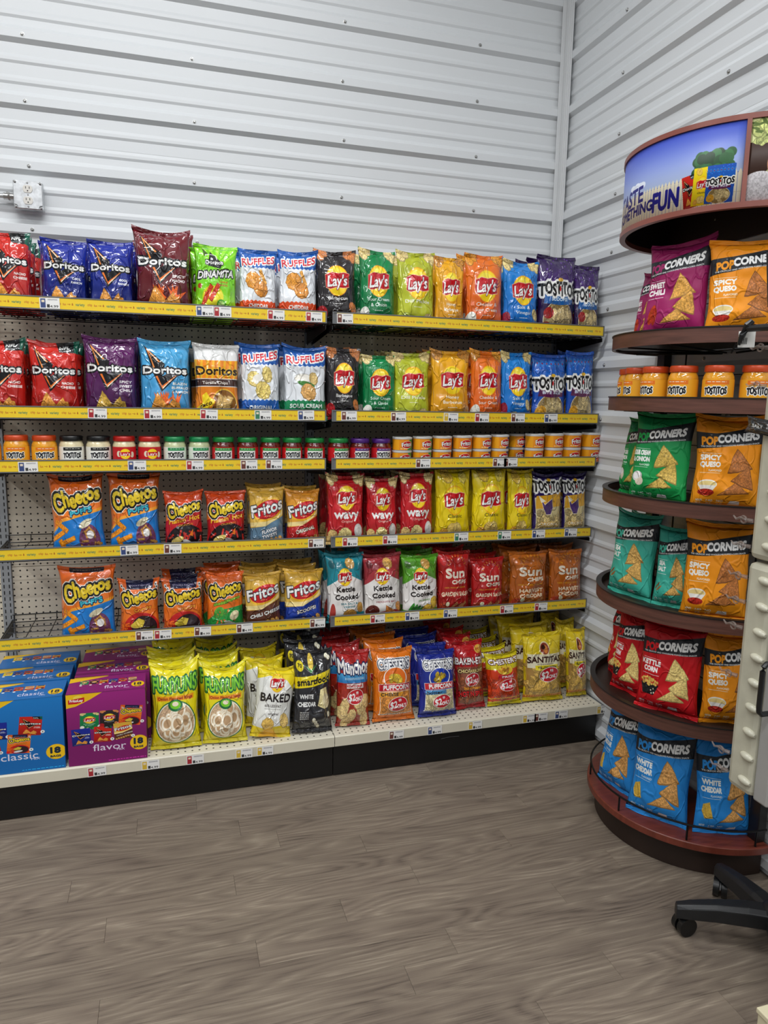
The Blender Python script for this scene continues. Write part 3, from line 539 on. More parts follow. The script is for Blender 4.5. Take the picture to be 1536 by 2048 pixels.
def d_jarlabel(kind):
    # one turn of the label: the front print sits at the middle
    p = P(512, 132, {'queso': 'f0aa28', 'blanco': 'f0ece0', 'onion': 'c81c24', 'spinach': 'e4ecdc', 'salsa': 'c81c20', 'purple': 'c01c24'}[kind])
    for cx in (0.5, 0.0, 1.0):
        if kind == 'onion': p.ell(cx-0.09, 0.45, 0.03, 0.05, 'e8dcc0'); p.ell(cx+0.1, 0.5, 0.03, 0.05, 'e8dcc0'); p.ell(cx, 0.45, 0.075, 0.085, 'ffd91f'); p.shape(cx, 0.45, [(-0.085,-0.03),(0.085,-0.035),(0.085,0.03),(-0.085,0.035)], 'c8101c'); p.text("Lay's", cx, 0.45, 0.13, 0.05, 'white', bold=0.003); p.micro(cx-0.05, 0.8, cx+0.06, 1, 'f0dcc8', 0.006); continue
        top = {'queso': 'e8781c', 'blanco': '1c1c1c', 'spinach': '1c8c4c', 'salsa': '2c8c3c', 'purple': '4c2474'}[kind]
        p.rect(cx-0.13, 0.04, cx+0.13, 0.24, top); p.micro(cx-0.10, 0.10, cx+0.10, 1, 'f0f0e4', 0.008)
        if kind != 'queso': p.rect(cx-0.13, 0.24, cx+0.13, 1, 'ecece4')
        if kind in ('salsa', 'purple'): p.ell(cx, 0.98, 0.09, 0.05, 'c81c1c'); p.ell(cx-0.03, 0.9, 0.02, 0.02, '2c7c2c')
        elif kind == 'queso': p.ell(cx-0.06, 0.98, 0.05, 0.03, '4c9c2c'); p.ell(cx+0.05, 0.98, 0.05, 0.03, 'd8341c')
        else: p.ell(cx-0.04, 0.98, 0.05, 0.04, 'e8dc9c'); p.ell(cx+0.05, 0.95, 0.04, 0.03, '3c8c3c')
        p.text('TOSTiTOS', cx-0.012, 0.52, 0.235, 0.082, '111114', out=(('f4f4f0', 0.008),), bold=0.008, bounce=0.7)
    return p
def d_diplabel(c2):
    p = P(512, 110, 'f0a41c')
    for cx in (0.5, 0.0, 1.0):
        p.rect(cx-0.14, 0.0, cx+0.14, 1, 'e8901c'); p.poly([(cx+0.04,0),(cx+0.14,0),(cx+0.14,1),(cx+0.0,1)], c2); p.ell(cx, 0.5, 0.105, 0.075, 'f8e8c0', -8); p.ell(cx, 0.5, 0.10, 0.068, 'c81820', -8); p.text('Fritos', cx, 0.46, 0.19, 0.085, 'white', bold=0.005, rot=-8, out=(('5c1010', 0.004),))
        p.micro(cx-0.12, 0.85, cx+0.02, 1, 'f8f0d8', 0.008)
    return p
def d_strip():
    p = P(2048, 56, 'f0cc30')
    x = 0.004; k = 0
    while x < 0.99:
        p.text('~o', x+0.004, 0.5, 0.008, 0.005, 'a0481c', bold=0.0003); p.text('&', x+0.014, 0.5, 0.004, 0.006, 'a0481c', bold=0.0003)
        p.text('variety', x+0.034, 0.5, 0.024, 0.0075, '4c7c60', bold=0.0004); p.text('crisp', x+0.060, 0.47, 0.012, 0.007, 'c0702c', bold=0.0003); p.text('fun', x+0.075, 0.52, 0.008, 0.006, 'c0702c', bold=0.0002)
        x += 0.0825
    return p
def d_tag(c):
    p = P(96, 54, 'ecebe8'); p.rect(0.05, 0.08, 0.30, 0.92, c); p.rect(0.10, 0.2, 0.25, 0.42, 'e8d8c0'); p.micro(0.42, 0.12, 0.9, 2, '5c5c64', 0.02); p.text('4.99', 0.72, 0.78, 0.40, 0.13, '3c3c3c', bold=0.004); p.rect(0.36, 0.6, 0.50, 0.9, '3c3c3c'); return p
def d_header():
    p = P(1024, 256, '3c50b4'); p.grad(0, 0.62, '3a4cb0', 'b4c4e4')
    for k in range(16): p.ell(0.60+RNG.uniform(-0.035, 0.035), 0.50+RNG.uniform(-0.03, 0.03), 0.018, 0.010, tuple(np.clip(col('dfe6f4')*RNG.uniform(0.95, 1.05), 0, 1)))
    for k in range(60): p.ell(0.91+RNG.uniform(-0.055, 0.055), 0.50+RNG.uniform(-0.14, 0.12)*(1), 0.016, 0.016, tuple(col('2c5c34')*RNG.uniform(0.6, 1.2)))
    n = 70
    for k in range(n):
        x = k/n; top = 0.66-0.10*x if x < 0.6 else 0.60; p.poly([(x,1),(x,top+0.03),(x+0.5/n,top-0.02),(x+0.94/n,top+0.03),(x+0.94/n,1)], 'eee6cc')
    p.rect(0, 0.86, 1, 0.865, 'c8bc9c')
    p.text('TASTE', 0.545, 0.62, 0.19, 0.055, '1c1c7c', bold=0.003, rot=-2); p.text('SOMETHING', 0.565, 0.82, 0.26, 0.036, '1c1c7c', bold=0.003, rot=-1); p.text('FUN', 0.750, 0.80, 0.105, 0.062, '1c1c8c', bold=0.005)
    p.paste(DES['nacho'], 0.842, 0.78, 0.05, -8, hs=0.105); p.paste(DES['classic'], 0.880, 0.74, 0.06, 2, hs=0.118); p.paste(DES['bite'], 0.935, 0.74, 0.085, 2, hs=0.118)
    return p
def d_header2():
    p = P(384, 256, 'c8cc90'); p.pile(0, 0, 1, 0.4, 40, 0.08, 'round', 'b8c078')
    for k in range(26): p.ell(RNG.uniform(0, 0.5), RNG.uniform(0, 0.2), 0.04, 0.01, '5c6c3c', RNG.uniform(-40, 40))
    for k in range(26): p.ell(0.08+RNG.uniform(-0.08, 0.1), 0.48+RNG.uniform(-0.12, 0.16), 0.05, 0.05, '3c2820')
    p.ell(0.28, 0.52, 0.10, 0.13, 'd89c78', 20); p.ell(0.36, 0.44, 0.10, 0.08, '3c2418'); p.ell(0.5, 0.6, 0.14, 0.16, 'cc8c6c'); p.ell(0.12, 0.85, 0.2, 0.14, p.tex('e8e4e8', 0.2)); p.ell(0.4, 0.85, 0.14, 0.12, 'c03838'); p.ell(0.75, 0.7, 0.2, 0.2, p.tex('dcd8e0', 0.2)); return p
DES = {}
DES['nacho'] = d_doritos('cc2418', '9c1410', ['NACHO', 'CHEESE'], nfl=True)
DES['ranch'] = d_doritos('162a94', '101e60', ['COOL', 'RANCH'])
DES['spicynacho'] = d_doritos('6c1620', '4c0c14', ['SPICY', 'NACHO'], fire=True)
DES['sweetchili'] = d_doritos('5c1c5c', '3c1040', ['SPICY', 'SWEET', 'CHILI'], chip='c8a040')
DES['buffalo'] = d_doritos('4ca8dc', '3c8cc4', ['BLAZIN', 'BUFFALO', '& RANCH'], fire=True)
DES['retro'] = d_retro(); DES['dinamita'] = d_dinamita()
DES['rufched'] = d_ruffles('e04c1c', ['CHEDDAR', '& SOUR CREAM'], 0); DES['ruforig'] = d_ruffles('1c5cb0', ['ORIGINAL'], 1); DES['rufsco'] = d_ruffles('148450', ['SOUR CREAM', '& ONION'], 2)
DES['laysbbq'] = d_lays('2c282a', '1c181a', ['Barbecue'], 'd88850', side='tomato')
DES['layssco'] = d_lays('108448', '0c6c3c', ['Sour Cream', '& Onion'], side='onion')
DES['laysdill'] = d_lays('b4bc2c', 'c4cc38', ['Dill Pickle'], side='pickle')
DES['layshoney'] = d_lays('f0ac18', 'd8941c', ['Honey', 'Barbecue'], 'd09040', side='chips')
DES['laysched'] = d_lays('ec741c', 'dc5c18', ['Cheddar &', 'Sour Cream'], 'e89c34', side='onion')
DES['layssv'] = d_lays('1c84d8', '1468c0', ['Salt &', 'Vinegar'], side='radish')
DES['scoops'] = d_tostitos('2c1848', '4c2878', '1c60a8', 'SCOOPS!', style=0); DES['bite'] = d_tostitos('1c50b0', '1c64c0', '5c1c4c', 'BITE SIZE', style=1); DES['tostpurple'] = d_tost_purple()
for k in ('puffs', 'hot', 'crunchy', 'jal'): DES['ch'+k] = d_cheetos(k)
DES['frtwist'] = d_fritos('5c7c94', ['FLAVOR', 'TWISTS'], 'e8ecf0'); DES['frorig'] = d_fritos('b81c1c', ['ORIGINAL'], 'f4ecd8', 'e0942c', 'ecac3c'); DES['frchili'] = d_fritos('5c3020', ['CHILI CHEESE']); DES['frscoop'] = d_fritos('1c3c9c', ['SCOOPS!'])
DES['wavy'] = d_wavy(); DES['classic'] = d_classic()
DES['ketsalt'] = d_kettle('1c8898', ['SEA SALT &', 'VINEGAR'], 'salt'); DES['ketbbq'] = d_kettle('a8343c', ['MESQUITE BBQ'], 'bbq'); DES['ketjal'] = d_kettle('58a028', ['JALAPENO'], 'jal')
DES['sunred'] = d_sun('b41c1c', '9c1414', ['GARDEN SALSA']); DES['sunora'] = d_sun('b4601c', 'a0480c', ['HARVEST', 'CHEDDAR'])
DES['funyuns'] = d_funyuns(); DES['baked'] = d_baked(); DES['smart'] = d_smart(); DES['munchos'] = d_munchos()
DES['puffora'] = d_puff('e07414', 'CHEESE', 'f0a42c', 'd88c3c'); DES['puffblue'] = d_puff('1c2c8c', 'butter', '4c9cd8', 'dcd0a0')
DES['baken'] = d_baken(); DES['fries'] = d_fries(); DES['santitas'] = d_santitas()
DES['popsweet'] = d_pop('9c2060', '8c1c54', ['SWEET', 'CHILI'], 'chili', 'd8a04c'); DES['popqueso'] = d_pop('f49a1c', 'e88c18', ['SPICY', 'QUESO', 'FLAVORED'], 'bowl', 'b4703a')
DES['popsco'] = d_pop('1c9c4c', '18844c', ['SOUR CREAM', '& ONION', 'FLAVORED'], 'onion', 'd0b058'); DES['popsalt'] = d_pop('48c0a8', '389c8c', ['SEA', 'SALT'], 'salt', 'd8ac60', '120')
DES['popcorn'] = d_pop('d41c24', 'b4141c', ['KETTLE', 'CORN'], 'corn', 'e8cc80', '130'); DES['popwhite'] = d_pop('2c90e0', '2480cc', ['WHITE', 'CHEDDAR', 'FLAVORED'], 'cheese', 'd8a05c')
M1 = [('classic', 0.00, 0.43, 0.20, 3, '3'), ('ranch', 0.24, 0.40, 0.20, 2, '2'), ('nacho', 0.62, 0.37, 0.22, 6, '4'), ('frorig', 0.14, 0.60, 0.22, -6, '3'), ('chcrunchy', 0.48, 0.60, 0.22, 6, '4')]
M2 = [('layssco', 0.28, 0.39, 0.20, 2, '3'), ('laysbbq', 0.53, 0.38, 0.20, 2, '3'), ('chcrunchy', 0.80, 0.36, 0.24, 8, '4'), ('ranch', 0.17, 0.60, 0.20, -2, '3'), ('nacho', 0.44, 0.59, 0.19, 2, '3'), ('frchili', 0.70, 0.57, 0.20, -3, '2')]
DES['boxblue'] = d_fritolay_box('1468b0', '1c7cc8', 'classic', M1); DES['boxblue_top'] = d_box_top('1c6cb4', '3c8ccc', 'classic', M1)
DES['boxmag'] = d_fritolay_box('7c1c64', 'a02880', 'flavor', M2); DES['boxmag_top'] = d_box_top('8c2070', 'b04898', 'flavor', M2)
for k in ('queso', 'blanco', 'onion', 'spinach', 'salsa', 'purple'): DES['jar_'+k] = d_jarlabel(k)
for k, c in (('green', '3c8c3c'), ('orange', 'd8641c'), ('blue', '1c2c6c')): DES['dip_'+k] = d_diplabel(c)
pk = P(256, 128, '141416'); pk.micro(0.55, 0.25, 0.95, 7, 'c8c8c8', 0.012); pk.text('SALT', 0.3, 0.5, 0.3, 0.1, 'c8c8c4', bold=0.01); DES['packet'] = pk
DES['strip'] = d_strip(); DES['header'] = d_header(); DES['header2'] = d_header2()
for k, c in (('red', 'a82c34'), ('blue', '3c4c7c'), ('brown', '6c3c34'), ('green', '3c7c5c'), ('yellow', 'd8b43c')): DES['tag_'+k] = d_tag(c)
IMG = {k: p.image('print_'+k) for k, p in DES.items()}
# ---------------------------------------------------------------- materials
def film_mat(key, rough=0.24, crinkle=0.55):
    m, N, L, B = newmat('film_'+key)
    uv = N.new('ShaderNodeUVMap'); uv.uv_map = 'UVMap'
    t = N.new('ShaderNodeTexImage'); t.image = IMG[key]; t.extension = 'EXTEND'; L.new(uv.outputs[0], t.inputs[0]); L.new(t.outputs[0], B.inputs['Base Color'])
    tc = N.new('ShaderNodeTexCoord'); oi = N.new('ShaderNodeObjectInfo'); ad = N.new('ShaderNodeVectorMath'); ad.operation = 'ADD'
    L.new(tc.outputs['Object'], ad.inputs[0]); L.new(oi.outputs['Random'], ad.inputs[1])
    n = N.new('ShaderNodeTexNoise'); n.inputs['Scale'].default_value = 3.0; n.inputs['Detail'].default_value = 1; L.new(ad.outputs[0], n.inputs['Vector'])
    mx = N.new('ShaderNodeMix'); mx.data_type = 'VECTOR'; mx.inputs[0].default_value = 0.30; L.new(ad.outputs[0], mx.inputs[4]); L.new(n.outputs['Color'], mx.inputs[5])
    v = N.new('ShaderNodeTexVoronoi'); v.feature = 'DISTANCE_TO_EDGE'; v.inputs['Scale'].default_value = 3.6; L.new(mx.outputs[1], v.inputs['Vector'])
    r = N.new('ShaderNodeValToRGB'); r.color_ramp.elements[0].position = 0.0; r.color_ramp.elements[1].position = 0.065; r.color_ramp.interpolation = 'EASE'; L.new(v.outputs[0], r.inputs[0])
    n2 = N.new('ShaderNodeTexNoise'); n2.inputs['Scale'].default_value = 3.2; n2.inputs['Detail'].default_value = 1.5; L.new(ad.outputs[0], n2.inputs['Vector'])
    a = N.new('ShaderNodeMath'); a.operation = 'MULTIPLY_ADD'; a.inputs[1].default_value = -0.34; L.new(r.outputs[0], a.inputs[0]); L.new(n2.outputs[0], a.inputs[2])
    b = N.new('ShaderNodeBump'); b.inputs['Strength'].default_value = crinkle; b.inputs['Distance'].default_value = 0.016; L.new(a.outputs[0], b.inputs['Height']); L.new(b.outputs[0], B.inputs['Normal'])
    B.inputs['Roughness'].default_value = rough; B.inputs['Specular IOR Level'].default_value = 0.26; B.inputs['Coat Weight'].default_value = 0.0 if key.startswith('pop') else 1.0; B.inputs['Coat Roughness'].default_value = 0.045; L.new(b.outputs[0], B.inputs['Coat Normal'])
    return m
def print_mat(key, rough=0.4, spec=0.4):
    m, N, L, B = newmat('print_'+key)
    uv = N.new('ShaderNodeUVMap'); uv.uv_map = 'UVMap'; t = N.new('ShaderNodeTexImage'); t.image = IMG[key]; t.extension = 'EXTEND'
    L.new(uv.outputs[0], t.inputs[0])
    tc = N.new('ShaderNodeTexCoord'); n = N.new('ShaderNodeTexNoise'); n.inputs['Scale'].default_value = 300; L.new(tc.outputs['Object'], n.inputs['Vector'])
    b = N.new('ShaderNodeBump'); b.inputs['Strength'].default_value = 0.06; b.inputs['Distance'].default_value = 0.001; L.new(n.outputs[0], b.inputs['Height']); L.new(b.outputs[0], B.inputs['Normal'])
    L.new(t.outputs[0], B.inputs['Base Color']); B.inputs['Roughness'].default_value = rough; B.inputs['Specular IOR Level'].default_value = spec; return m
FILM = {}
def film(k):
    if k not in FILM: FILM[k] = film_mat(k, 0.48 if k.startswith('pop') else 0.34, 0.5 if k.startswith('pop') else 0.62)
    return FILM[k]
PR = {}
def pm(k, *a):
    if k not in PR: PR[k] = print_mat(k, *a)
    return PR[k]
m_wall = mat('painted_metal_white', 'd3d6d8', 0.42, 0.0, 0.012, 2.0, 0.05, 18, (0.3, 1, 1))
m_trim = mat('corner_trim_white', 'cfd1d2', 0.4, 0, 0.01)
m_screw = mat('screw_zinc', 'a8a8a6', 0.3, 0.8, 0.05, 40)
m_galv = mat('galvanised_steel', 'c4c6c8', 0.32, 0.75, 0.10, 60, 0.05, 120)
m_galvd = mat('receptacle_grey', 'd8d4cc', 0.4, 0, 0.02)
m_dark = mat('slot_black', '101010', 0.6)
m_blackwire = mat('black_wire', '0c0c0d', 0.35, 0.2, 0.05)
m_black = mat('black_powdercoat', '0a0a0b', 0.45, 0.0, 0.06, 10, 0.05, 90)
m_chan = mat('grey_price_channel', '6c6e70', 0.35, 0.0, 0.03)
m_upr = mat('silver_upright', 'a4a8ac', 0.4, 0.35, 0.03)
m_deck = mat('cream_deck', 'd8d2be', 0.45, 0, 0.02)
m_woodrim = mat('brown_laminate', '5c3a30', 0.42, 0, 0.14, 9, 0.08, 60, (1, 1, 14))
m_redwood = mat('mahogany_laminate', '743628', 0.36, 0, 0.10, 14, 0.04, 60, (1, 6, 1))
m_dkbrown = mat('dark_brown_kick', '2a1c16', 0.45, 0, 0.12, 6, 0.04, 30)
m_headrim = mat('header_brown_frame', '84483c', 0.38, 0, 0.05, 12)
m_headin = mat('header_inside', '241410', 0.6)
m_pole = mat('dark_pole', '171314', 0.4)
m_chair = mat('black_nylon', '1c1d1f', 0.42, 0, 0.06, 30, 0.15, 240)
m_caster = mat('caster_black', '101112', 0.35, 0, 0.05)
m_beige = mat('speckled_beige_plastic', 'b8b5a2', 0.32, 0, 0.05, 26, 0.06, 30)
m_greydoor = mat('grey_steel_door', '9c9b98', 0.4, 0.1, 0.03)
m_box = mat('cream_cardboard', 'd8cfae', 0.6, 0, 0.03)
m_hook = mat('smoky_clear_plastic', '8a7c74', 0.15, 0, 0.03, alpha=0.42)
m_white = mat('white_card', 'e4e4e0', 0.5, 0, 0.01)
m_lid = {k: mat('lid_'+k, c, 0.32, 0.1, 0.03) for k, c in dict(queso='c8481c', blanco='141414', onion='b42018', spinach='148048', salsa='1c7c38', purple='4c2074', white='dcdcd8').items()}
m_jar = {k: mat('jar_'+k, c, 0.08, 0, 0.12, 30, 0, 10, spec=0.8) for k, c in dict(queso='e09a28', blanco='dccfa8', onion='d8c8a0', spinach='b8c094', salsa='5c140c', purple='5c1810').items()}
# pegboard: rows of holes at one inch
def pegboard(name, c, pitch=0.0254, hole=0.0034, axes=('X', 'Z')):
    m, N, L, B = newmat(name); tc = N.new('ShaderNodeTexCoord'); sp = N.new('ShaderNodeSeparateXYZ'); L.new(tc.outputs['Object'], sp.inputs[0])
    o = []
    for ax in axes:
        f = N.new('ShaderNodeMath'); f.operation = 'MULTIPLY'; f.inputs[1].default_value = 1/pitch; L.new(sp.outputs[ax], f.inputs[0])
        g = N.new('ShaderNodeMath'); g.operation = 'FRACT'; L.new(f.outputs[0], g.inputs[0])
        h = N.new('ShaderNodeMath'); h.operation = 'SUBTRACT'; h.inputs[1].default_value = 0.5; L.new(g.outputs[0], h.inputs[0])
        q = N.new('ShaderNodeMath'); q.operation = 'MULTIPLY'; L.new(h.outputs[0], q.inputs[0]); L.new(h.outputs[0], q.inputs[1]); o.append(q)
    s = N.new('ShaderNodeMath'); s.operation = 'ADD'; L.new(o[0].outputs[0], s.inputs[0]); L.new(o[1].outputs[0], s.inputs[1])
    t = N.new('ShaderNodeMath'); t.operation = 'LESS_THAN'; t.inputs[1].default_value = (hole/pitch)**2; L.new(s.outputs[0], t.inputs[0])
    x = N.new('ShaderNodeMix'); x.data_type = 'RGBA'; x.inputs[6].default_value = lin(rgb(c))+(1,); x.inputs[7].default_value = (0.012, 0.010, 0.008, 1); L.new(t.outputs[0], x.inputs[0]); L.new(x.outputs[2], B.inputs['Base Color'])
    n = N.new('ShaderNodeTexNoise'); n.inputs['Scale'].default_value = 500; L.new(tc.outputs['Object'], n.inputs['Vector'])
    b = N.new('ShaderNodeBump'); b.inputs['Strength'].default_value = 0.12; b.inputs['Distance'].default_value = 0.001; L.new(n.outputs[0], b.inputs['Height']); L.new(b.outputs[0], B.inputs['Normal'])
    B.inputs['Roughness'].default_value = 0.55; return m
m_peg = pegboard('cream_pegboard', 'dad0bc'); m_pegdeck = pegboard('cream_perforated_deck', 'dcd6c4', hole=0.0036, axes=('X', 'Y'))
def floor_mat():
    m, N, L, B = newmat('grey_brown_vinyl_plank')
    oi = N.new('ShaderNodeObjectInfo'); geo = N.new('ShaderNodeNewGeometry')
    cmb = N.new('ShaderNodeCombineXYZ')
    for i in range(3): L.new(oi.outputs['Random'], cmb.inputs[i])
    off = N.new('ShaderNodeVectorMath'); off.operation = 'MULTIPLY_ADD'; off.inputs[1].default_value = (37, 91, 13); L.new(cmb.outputs[0], off.inputs[0]); L.new(geo.outputs['Position'], off.inputs[2])
    def stretched(sx, sy, sc, det, rough=0.6):
        mp = N.new('ShaderNodeMapping'); mp.inputs['Scale'].default_value = (sx, sy, 1); L.new(off.outputs[0], mp.inputs[0])
        n = N.new('ShaderNodeTexNoise'); n.inputs['Scale'].default_value = sc; n.inputs['Detail'].default_value = det; n.inputs['Roughness'].default_value = rough; L.new(mp.outputs[0], n.inputs['Vector']); return n
    def mixf(f, a, b):
        x = N.new('ShaderNodeMix'); x.data_type = 'FLOAT'; x.inputs[0].default_value = f; L.new(a, x.inputs[2]); L.new(b, x.inputs[3]); return x.outputs[0]
    fine = stretched(0.8, 34, 6.0, 9, 0.78); broad = stretched(0.8, 7, 2.4, 3); soft = stretched(1.3, 3.5, 3.0, 2)
    # cathedral figure: contour lines of a soft stretched field
    fld = stretched(0.9, 5.0, 1.5, 1.0, 0.4)
    mu = N.new('ShaderNodeMath'); mu.operation = 'MULTIPLY_ADD'; mu.inputs[1].default_value = 17.0; L.new(fld.outputs[0], mu.inputs[0])
    fm = N.new('ShaderNodeMath'); fm.operation = 'MULTIPLY'; fm.inputs[1].default_value = 0.9; L.new(fine.outputs[0], fm.inputs[0]); L.new(fm.outputs[0], mu.inputs[2])
    sn = N.new('ShaderNodeMath'); sn.operation = 'PINGPONG'; sn.inputs[1].default_value = 0.5; L.new(mu.outputs[0], sn.inputs[0])
    s2 = N.new('ShaderNodeMath'); s2.operation = 'MULTIPLY'; s2.inputs[1].default_value = 2.0; L.new(sn.outputs[0], s2.inputs[0])
    gr = mixf(0.17, fine.outputs[0], s2.outputs[0]); gr2 = mixf(0.26, gr, broad.outputs[0]); tot = mixf(0.18, gr2, soft.outputs[0])
    r = N.new('ShaderNodeValToRGB'); e = r.color_ramp.elements; e[0].position = 0.34; e[0].color = lin(rgb('4f463e'))+(1,); e[1].position = 0.67; e[1].color = lin(rgb('a39786'))+(1,)
    x = e.new(0.44); x.color = lin(rgb('71655a'))+(1,); x = e.new(0.55); x.color = lin(rgb('827668'))+(1,)
    L.new(tot, r.inputs[0])
    hs = N.new('ShaderNodeHueSaturation'); mr = N.new('ShaderNodeMapRange'); mr.inputs[3].default_value = 0.93; mr.inputs[4].default_value = 1.08; L.new(oi.outputs['Random'], mr.inputs[0]); L.new(mr.outputs[0], hs.inputs['Value']); L.new(r.outputs[0], hs.inputs['Color'])
    L.new(hs.outputs[0], B.inputs['Base Color']); B.inputs['Roughness'].default_value = 0.5; B.inputs['Specular IOR Level'].default_value = 0.3
    b = N.new('ShaderNodeBump'); b.inputs['Strength'].default_value = 0.2; b.inputs['Distance'].default_value = 0.001; L.new(gr, b.inputs['Height']); L.new(b.outputs[0], B.inputs['Normal'])
    return m
m_floor = floor_mat()

# ---------------------------------------------------------------- the room
CX = 2.272; ZTOP = 3.9
fb = MB(); fb.box(-4.5, CX+0.05, -7.0, 0.1, -0.06, -0.004); floor = struct(fb.build('floor', mat('floor_underlay', '6c6258', 0.6, 0, 0.1)))
rowoff = [0.334, 0.675, 0.795, 0.152, 0.632, 0.267, 0.012, 0.665, 0.272, 0.117, 0.655, 0.40]
PW, PL = 0.0985, 0.9144
planks = {}
def plank(x0, x1, y0, y1):
    key = round(x1-x0, 3)
    if key not in planks:
        g = 0.00022; q = MB(); L_, W_ = x1-x0, y1-y0
        q.add([(g,g,-0.004),(L_-g,g,-0.004),(L_-g,W_-g,-0.004),(g,W_-g,-0.004),(g,g,-0.0006),(L_-g,g,-0.0006),(L_-g,W_-g,-0.0006),(g,W_-g,-0.0006),
               (2.2*g,2.2*g,0),(L_-2.2*g,2.2*g,0),(L_-2.2*g,W_-2.2*g,0),(2.2*g,W_-2.2*g,0)],
              [(0,1,5,4),(1,2,6,5),(2,3,7,6),(3,0,4,7),(4,5,9,8),(5,6,10,9),(6,7,11,10),(7,4,8,11),(8,9,10,11)])
        planks[key] = q.mesh('plank'); planks[key].materials.append(m_floor)
    o = bpy.data.objects.new('plank', planks[key]); COL.objects.link(o); o.parent = floor; o.location = (x0, y0, 0)
for r in range(-7, 34):
    y1 = -(0.694+PW*(r))+0.0; y0 = y1-PW
    off = rowoff[r] if 0 <= r < len(rowoff) else (r*0.377) % PL
    xs = [off+PL*k for k in range(-4, 4)]
    xs = [-1.7]+[x for x in xs if -1.6 < x < CX-0.08]+[CX-0.012]
    if y0 < -3.6 or y1 > -0.02: continue
    for a, b_ in zip(xs, xs[1:]): plank(a, b_, y0, y1)
cb = MB(); cb.box(-4.5, CX+0.05, -7.0, 0.1, ZTOP, ZTOP+0.05); struct(cb.build('ceiling', mat('ceiling_white', 'd8d8d6', 0.7)))
# ribbed metal panels: profile of (z, depth) per 9-inch module
RP = 0.2286; ZR = 2.0960
def profile(z0, z1):
    pts = []; k = math.floor((z0-ZR)/RP)-1
    while ZR+k*RP < z1+RP:
        c = ZR+k*RP
        for dz, d in ((-0.155-0.014,0),(-0.155-0.005,0.0050),(-0.155+0.006,0.0050),(-0.155+0.018,0),(-0.082-0.014,0),(-0.082-0.005,0.0050),(-0.082+0.006,0.0050),(-0.082+0.018,0),
                      (-0.026,0),(-0.012,0.017),(0.017,0.017),(0.036,0.0)):
            if z0 < c+dz < z1: pts.append((c+dz, d))
        k += 1
    return [(z0, 0)]+pts+[(z1, 0)]
def sheet(name, horiz, a0, a1, z0, z1, parent):
    q = MB(); pr = profile(z0, z1); n = len(pr)
    def P3(a, d, z): return (a, -0.002-d, z) if horiz else (CX-0.002-d, a, z)
    vs = [P3(a0, d, z) for z, d in pr]+[P3(a1, d, z) for z, d in pr]
    fs = [(i, i+1, n+i+1, n+i) if not horiz else (i, n+i, n+i+1, i+1) for i in range(n-1)]
    q.add(vs, fs); o = q.build(name, m_wall, parent)
    s = o.modifiers.new('thick', 'SOLIDIFY'); s.thickness = 0.0007; s.offset = 0; return o
wb = MB(); wb.box(-4.5, CX+0.05, 0.0, 0.05, 0, ZTOP); wall_back = struct(wb.build('wall_back', m_wall))
wr = MB(); wr.box(CX, CX+0.05, -7.0, 0.0, 0, ZTOP); wall_right = struct(wr.build('wall_right', m_wall))
seams = [0.0]+[ZR-0.135+RP*k for k in (-6, -2, 2, 6)]+[ZTOP]
for z0, z1 in zip(seams, seams[1:]):
    sheet('metal_panel', True, -2.6, CX-0.004, z0, z1-0.0005, wall_back); sheet('metal_panel', False, -3.4, -0.004, z0, z1-0.0005, wall_right)
q = MB(); q.lathe([(0.0075, 0), (0.0075, 0.0015), (0.0048, 0.0018), (0.0048, 0.005), (0.003, 0.0065)], 10); sm = q.mesh('screw'); sm.materials.append(m_screw)
def screw(p, rot, parent):
    o = bpy.data.objects.new('screw', sm); COL.objects.link(o); o.location = p; o.rotation_euler = rot; o.parent = parent
for k in range(-3, 6):
    for m_ in range(-1, 4):
        if k < 0 and 0 <= m_ <= 3 and k < -1: continue
        screw((m_*0.608+(0.004*math.sin(k*3+m_)), -0.0185, ZR+k*RP), (math.pi/2, 0, 0), wall_back)
    for m_ in range(0, 4): screw((CX-0.0185, -0.472-m_*0.597, ZR+k*RP), (0, -math.pi/2, 0), wall_right)
t = MB(); t.box(CX-0.034, CX-0.019, -0.052, -0.0192, 0, ZTOP); t.box(CX-0.052, CX-0.034, -0.0245, -0.0192, 0, ZTOP); t.box(CX-0.0245, CX-0.0192, -0.068, -0.052, 0, ZTOP); t.box(CX-0.030, CX-0.019, -0.058, -0.052, 0, ZTOP)
struct(t.build('trim_1', m_trim, bevel=0.0015))

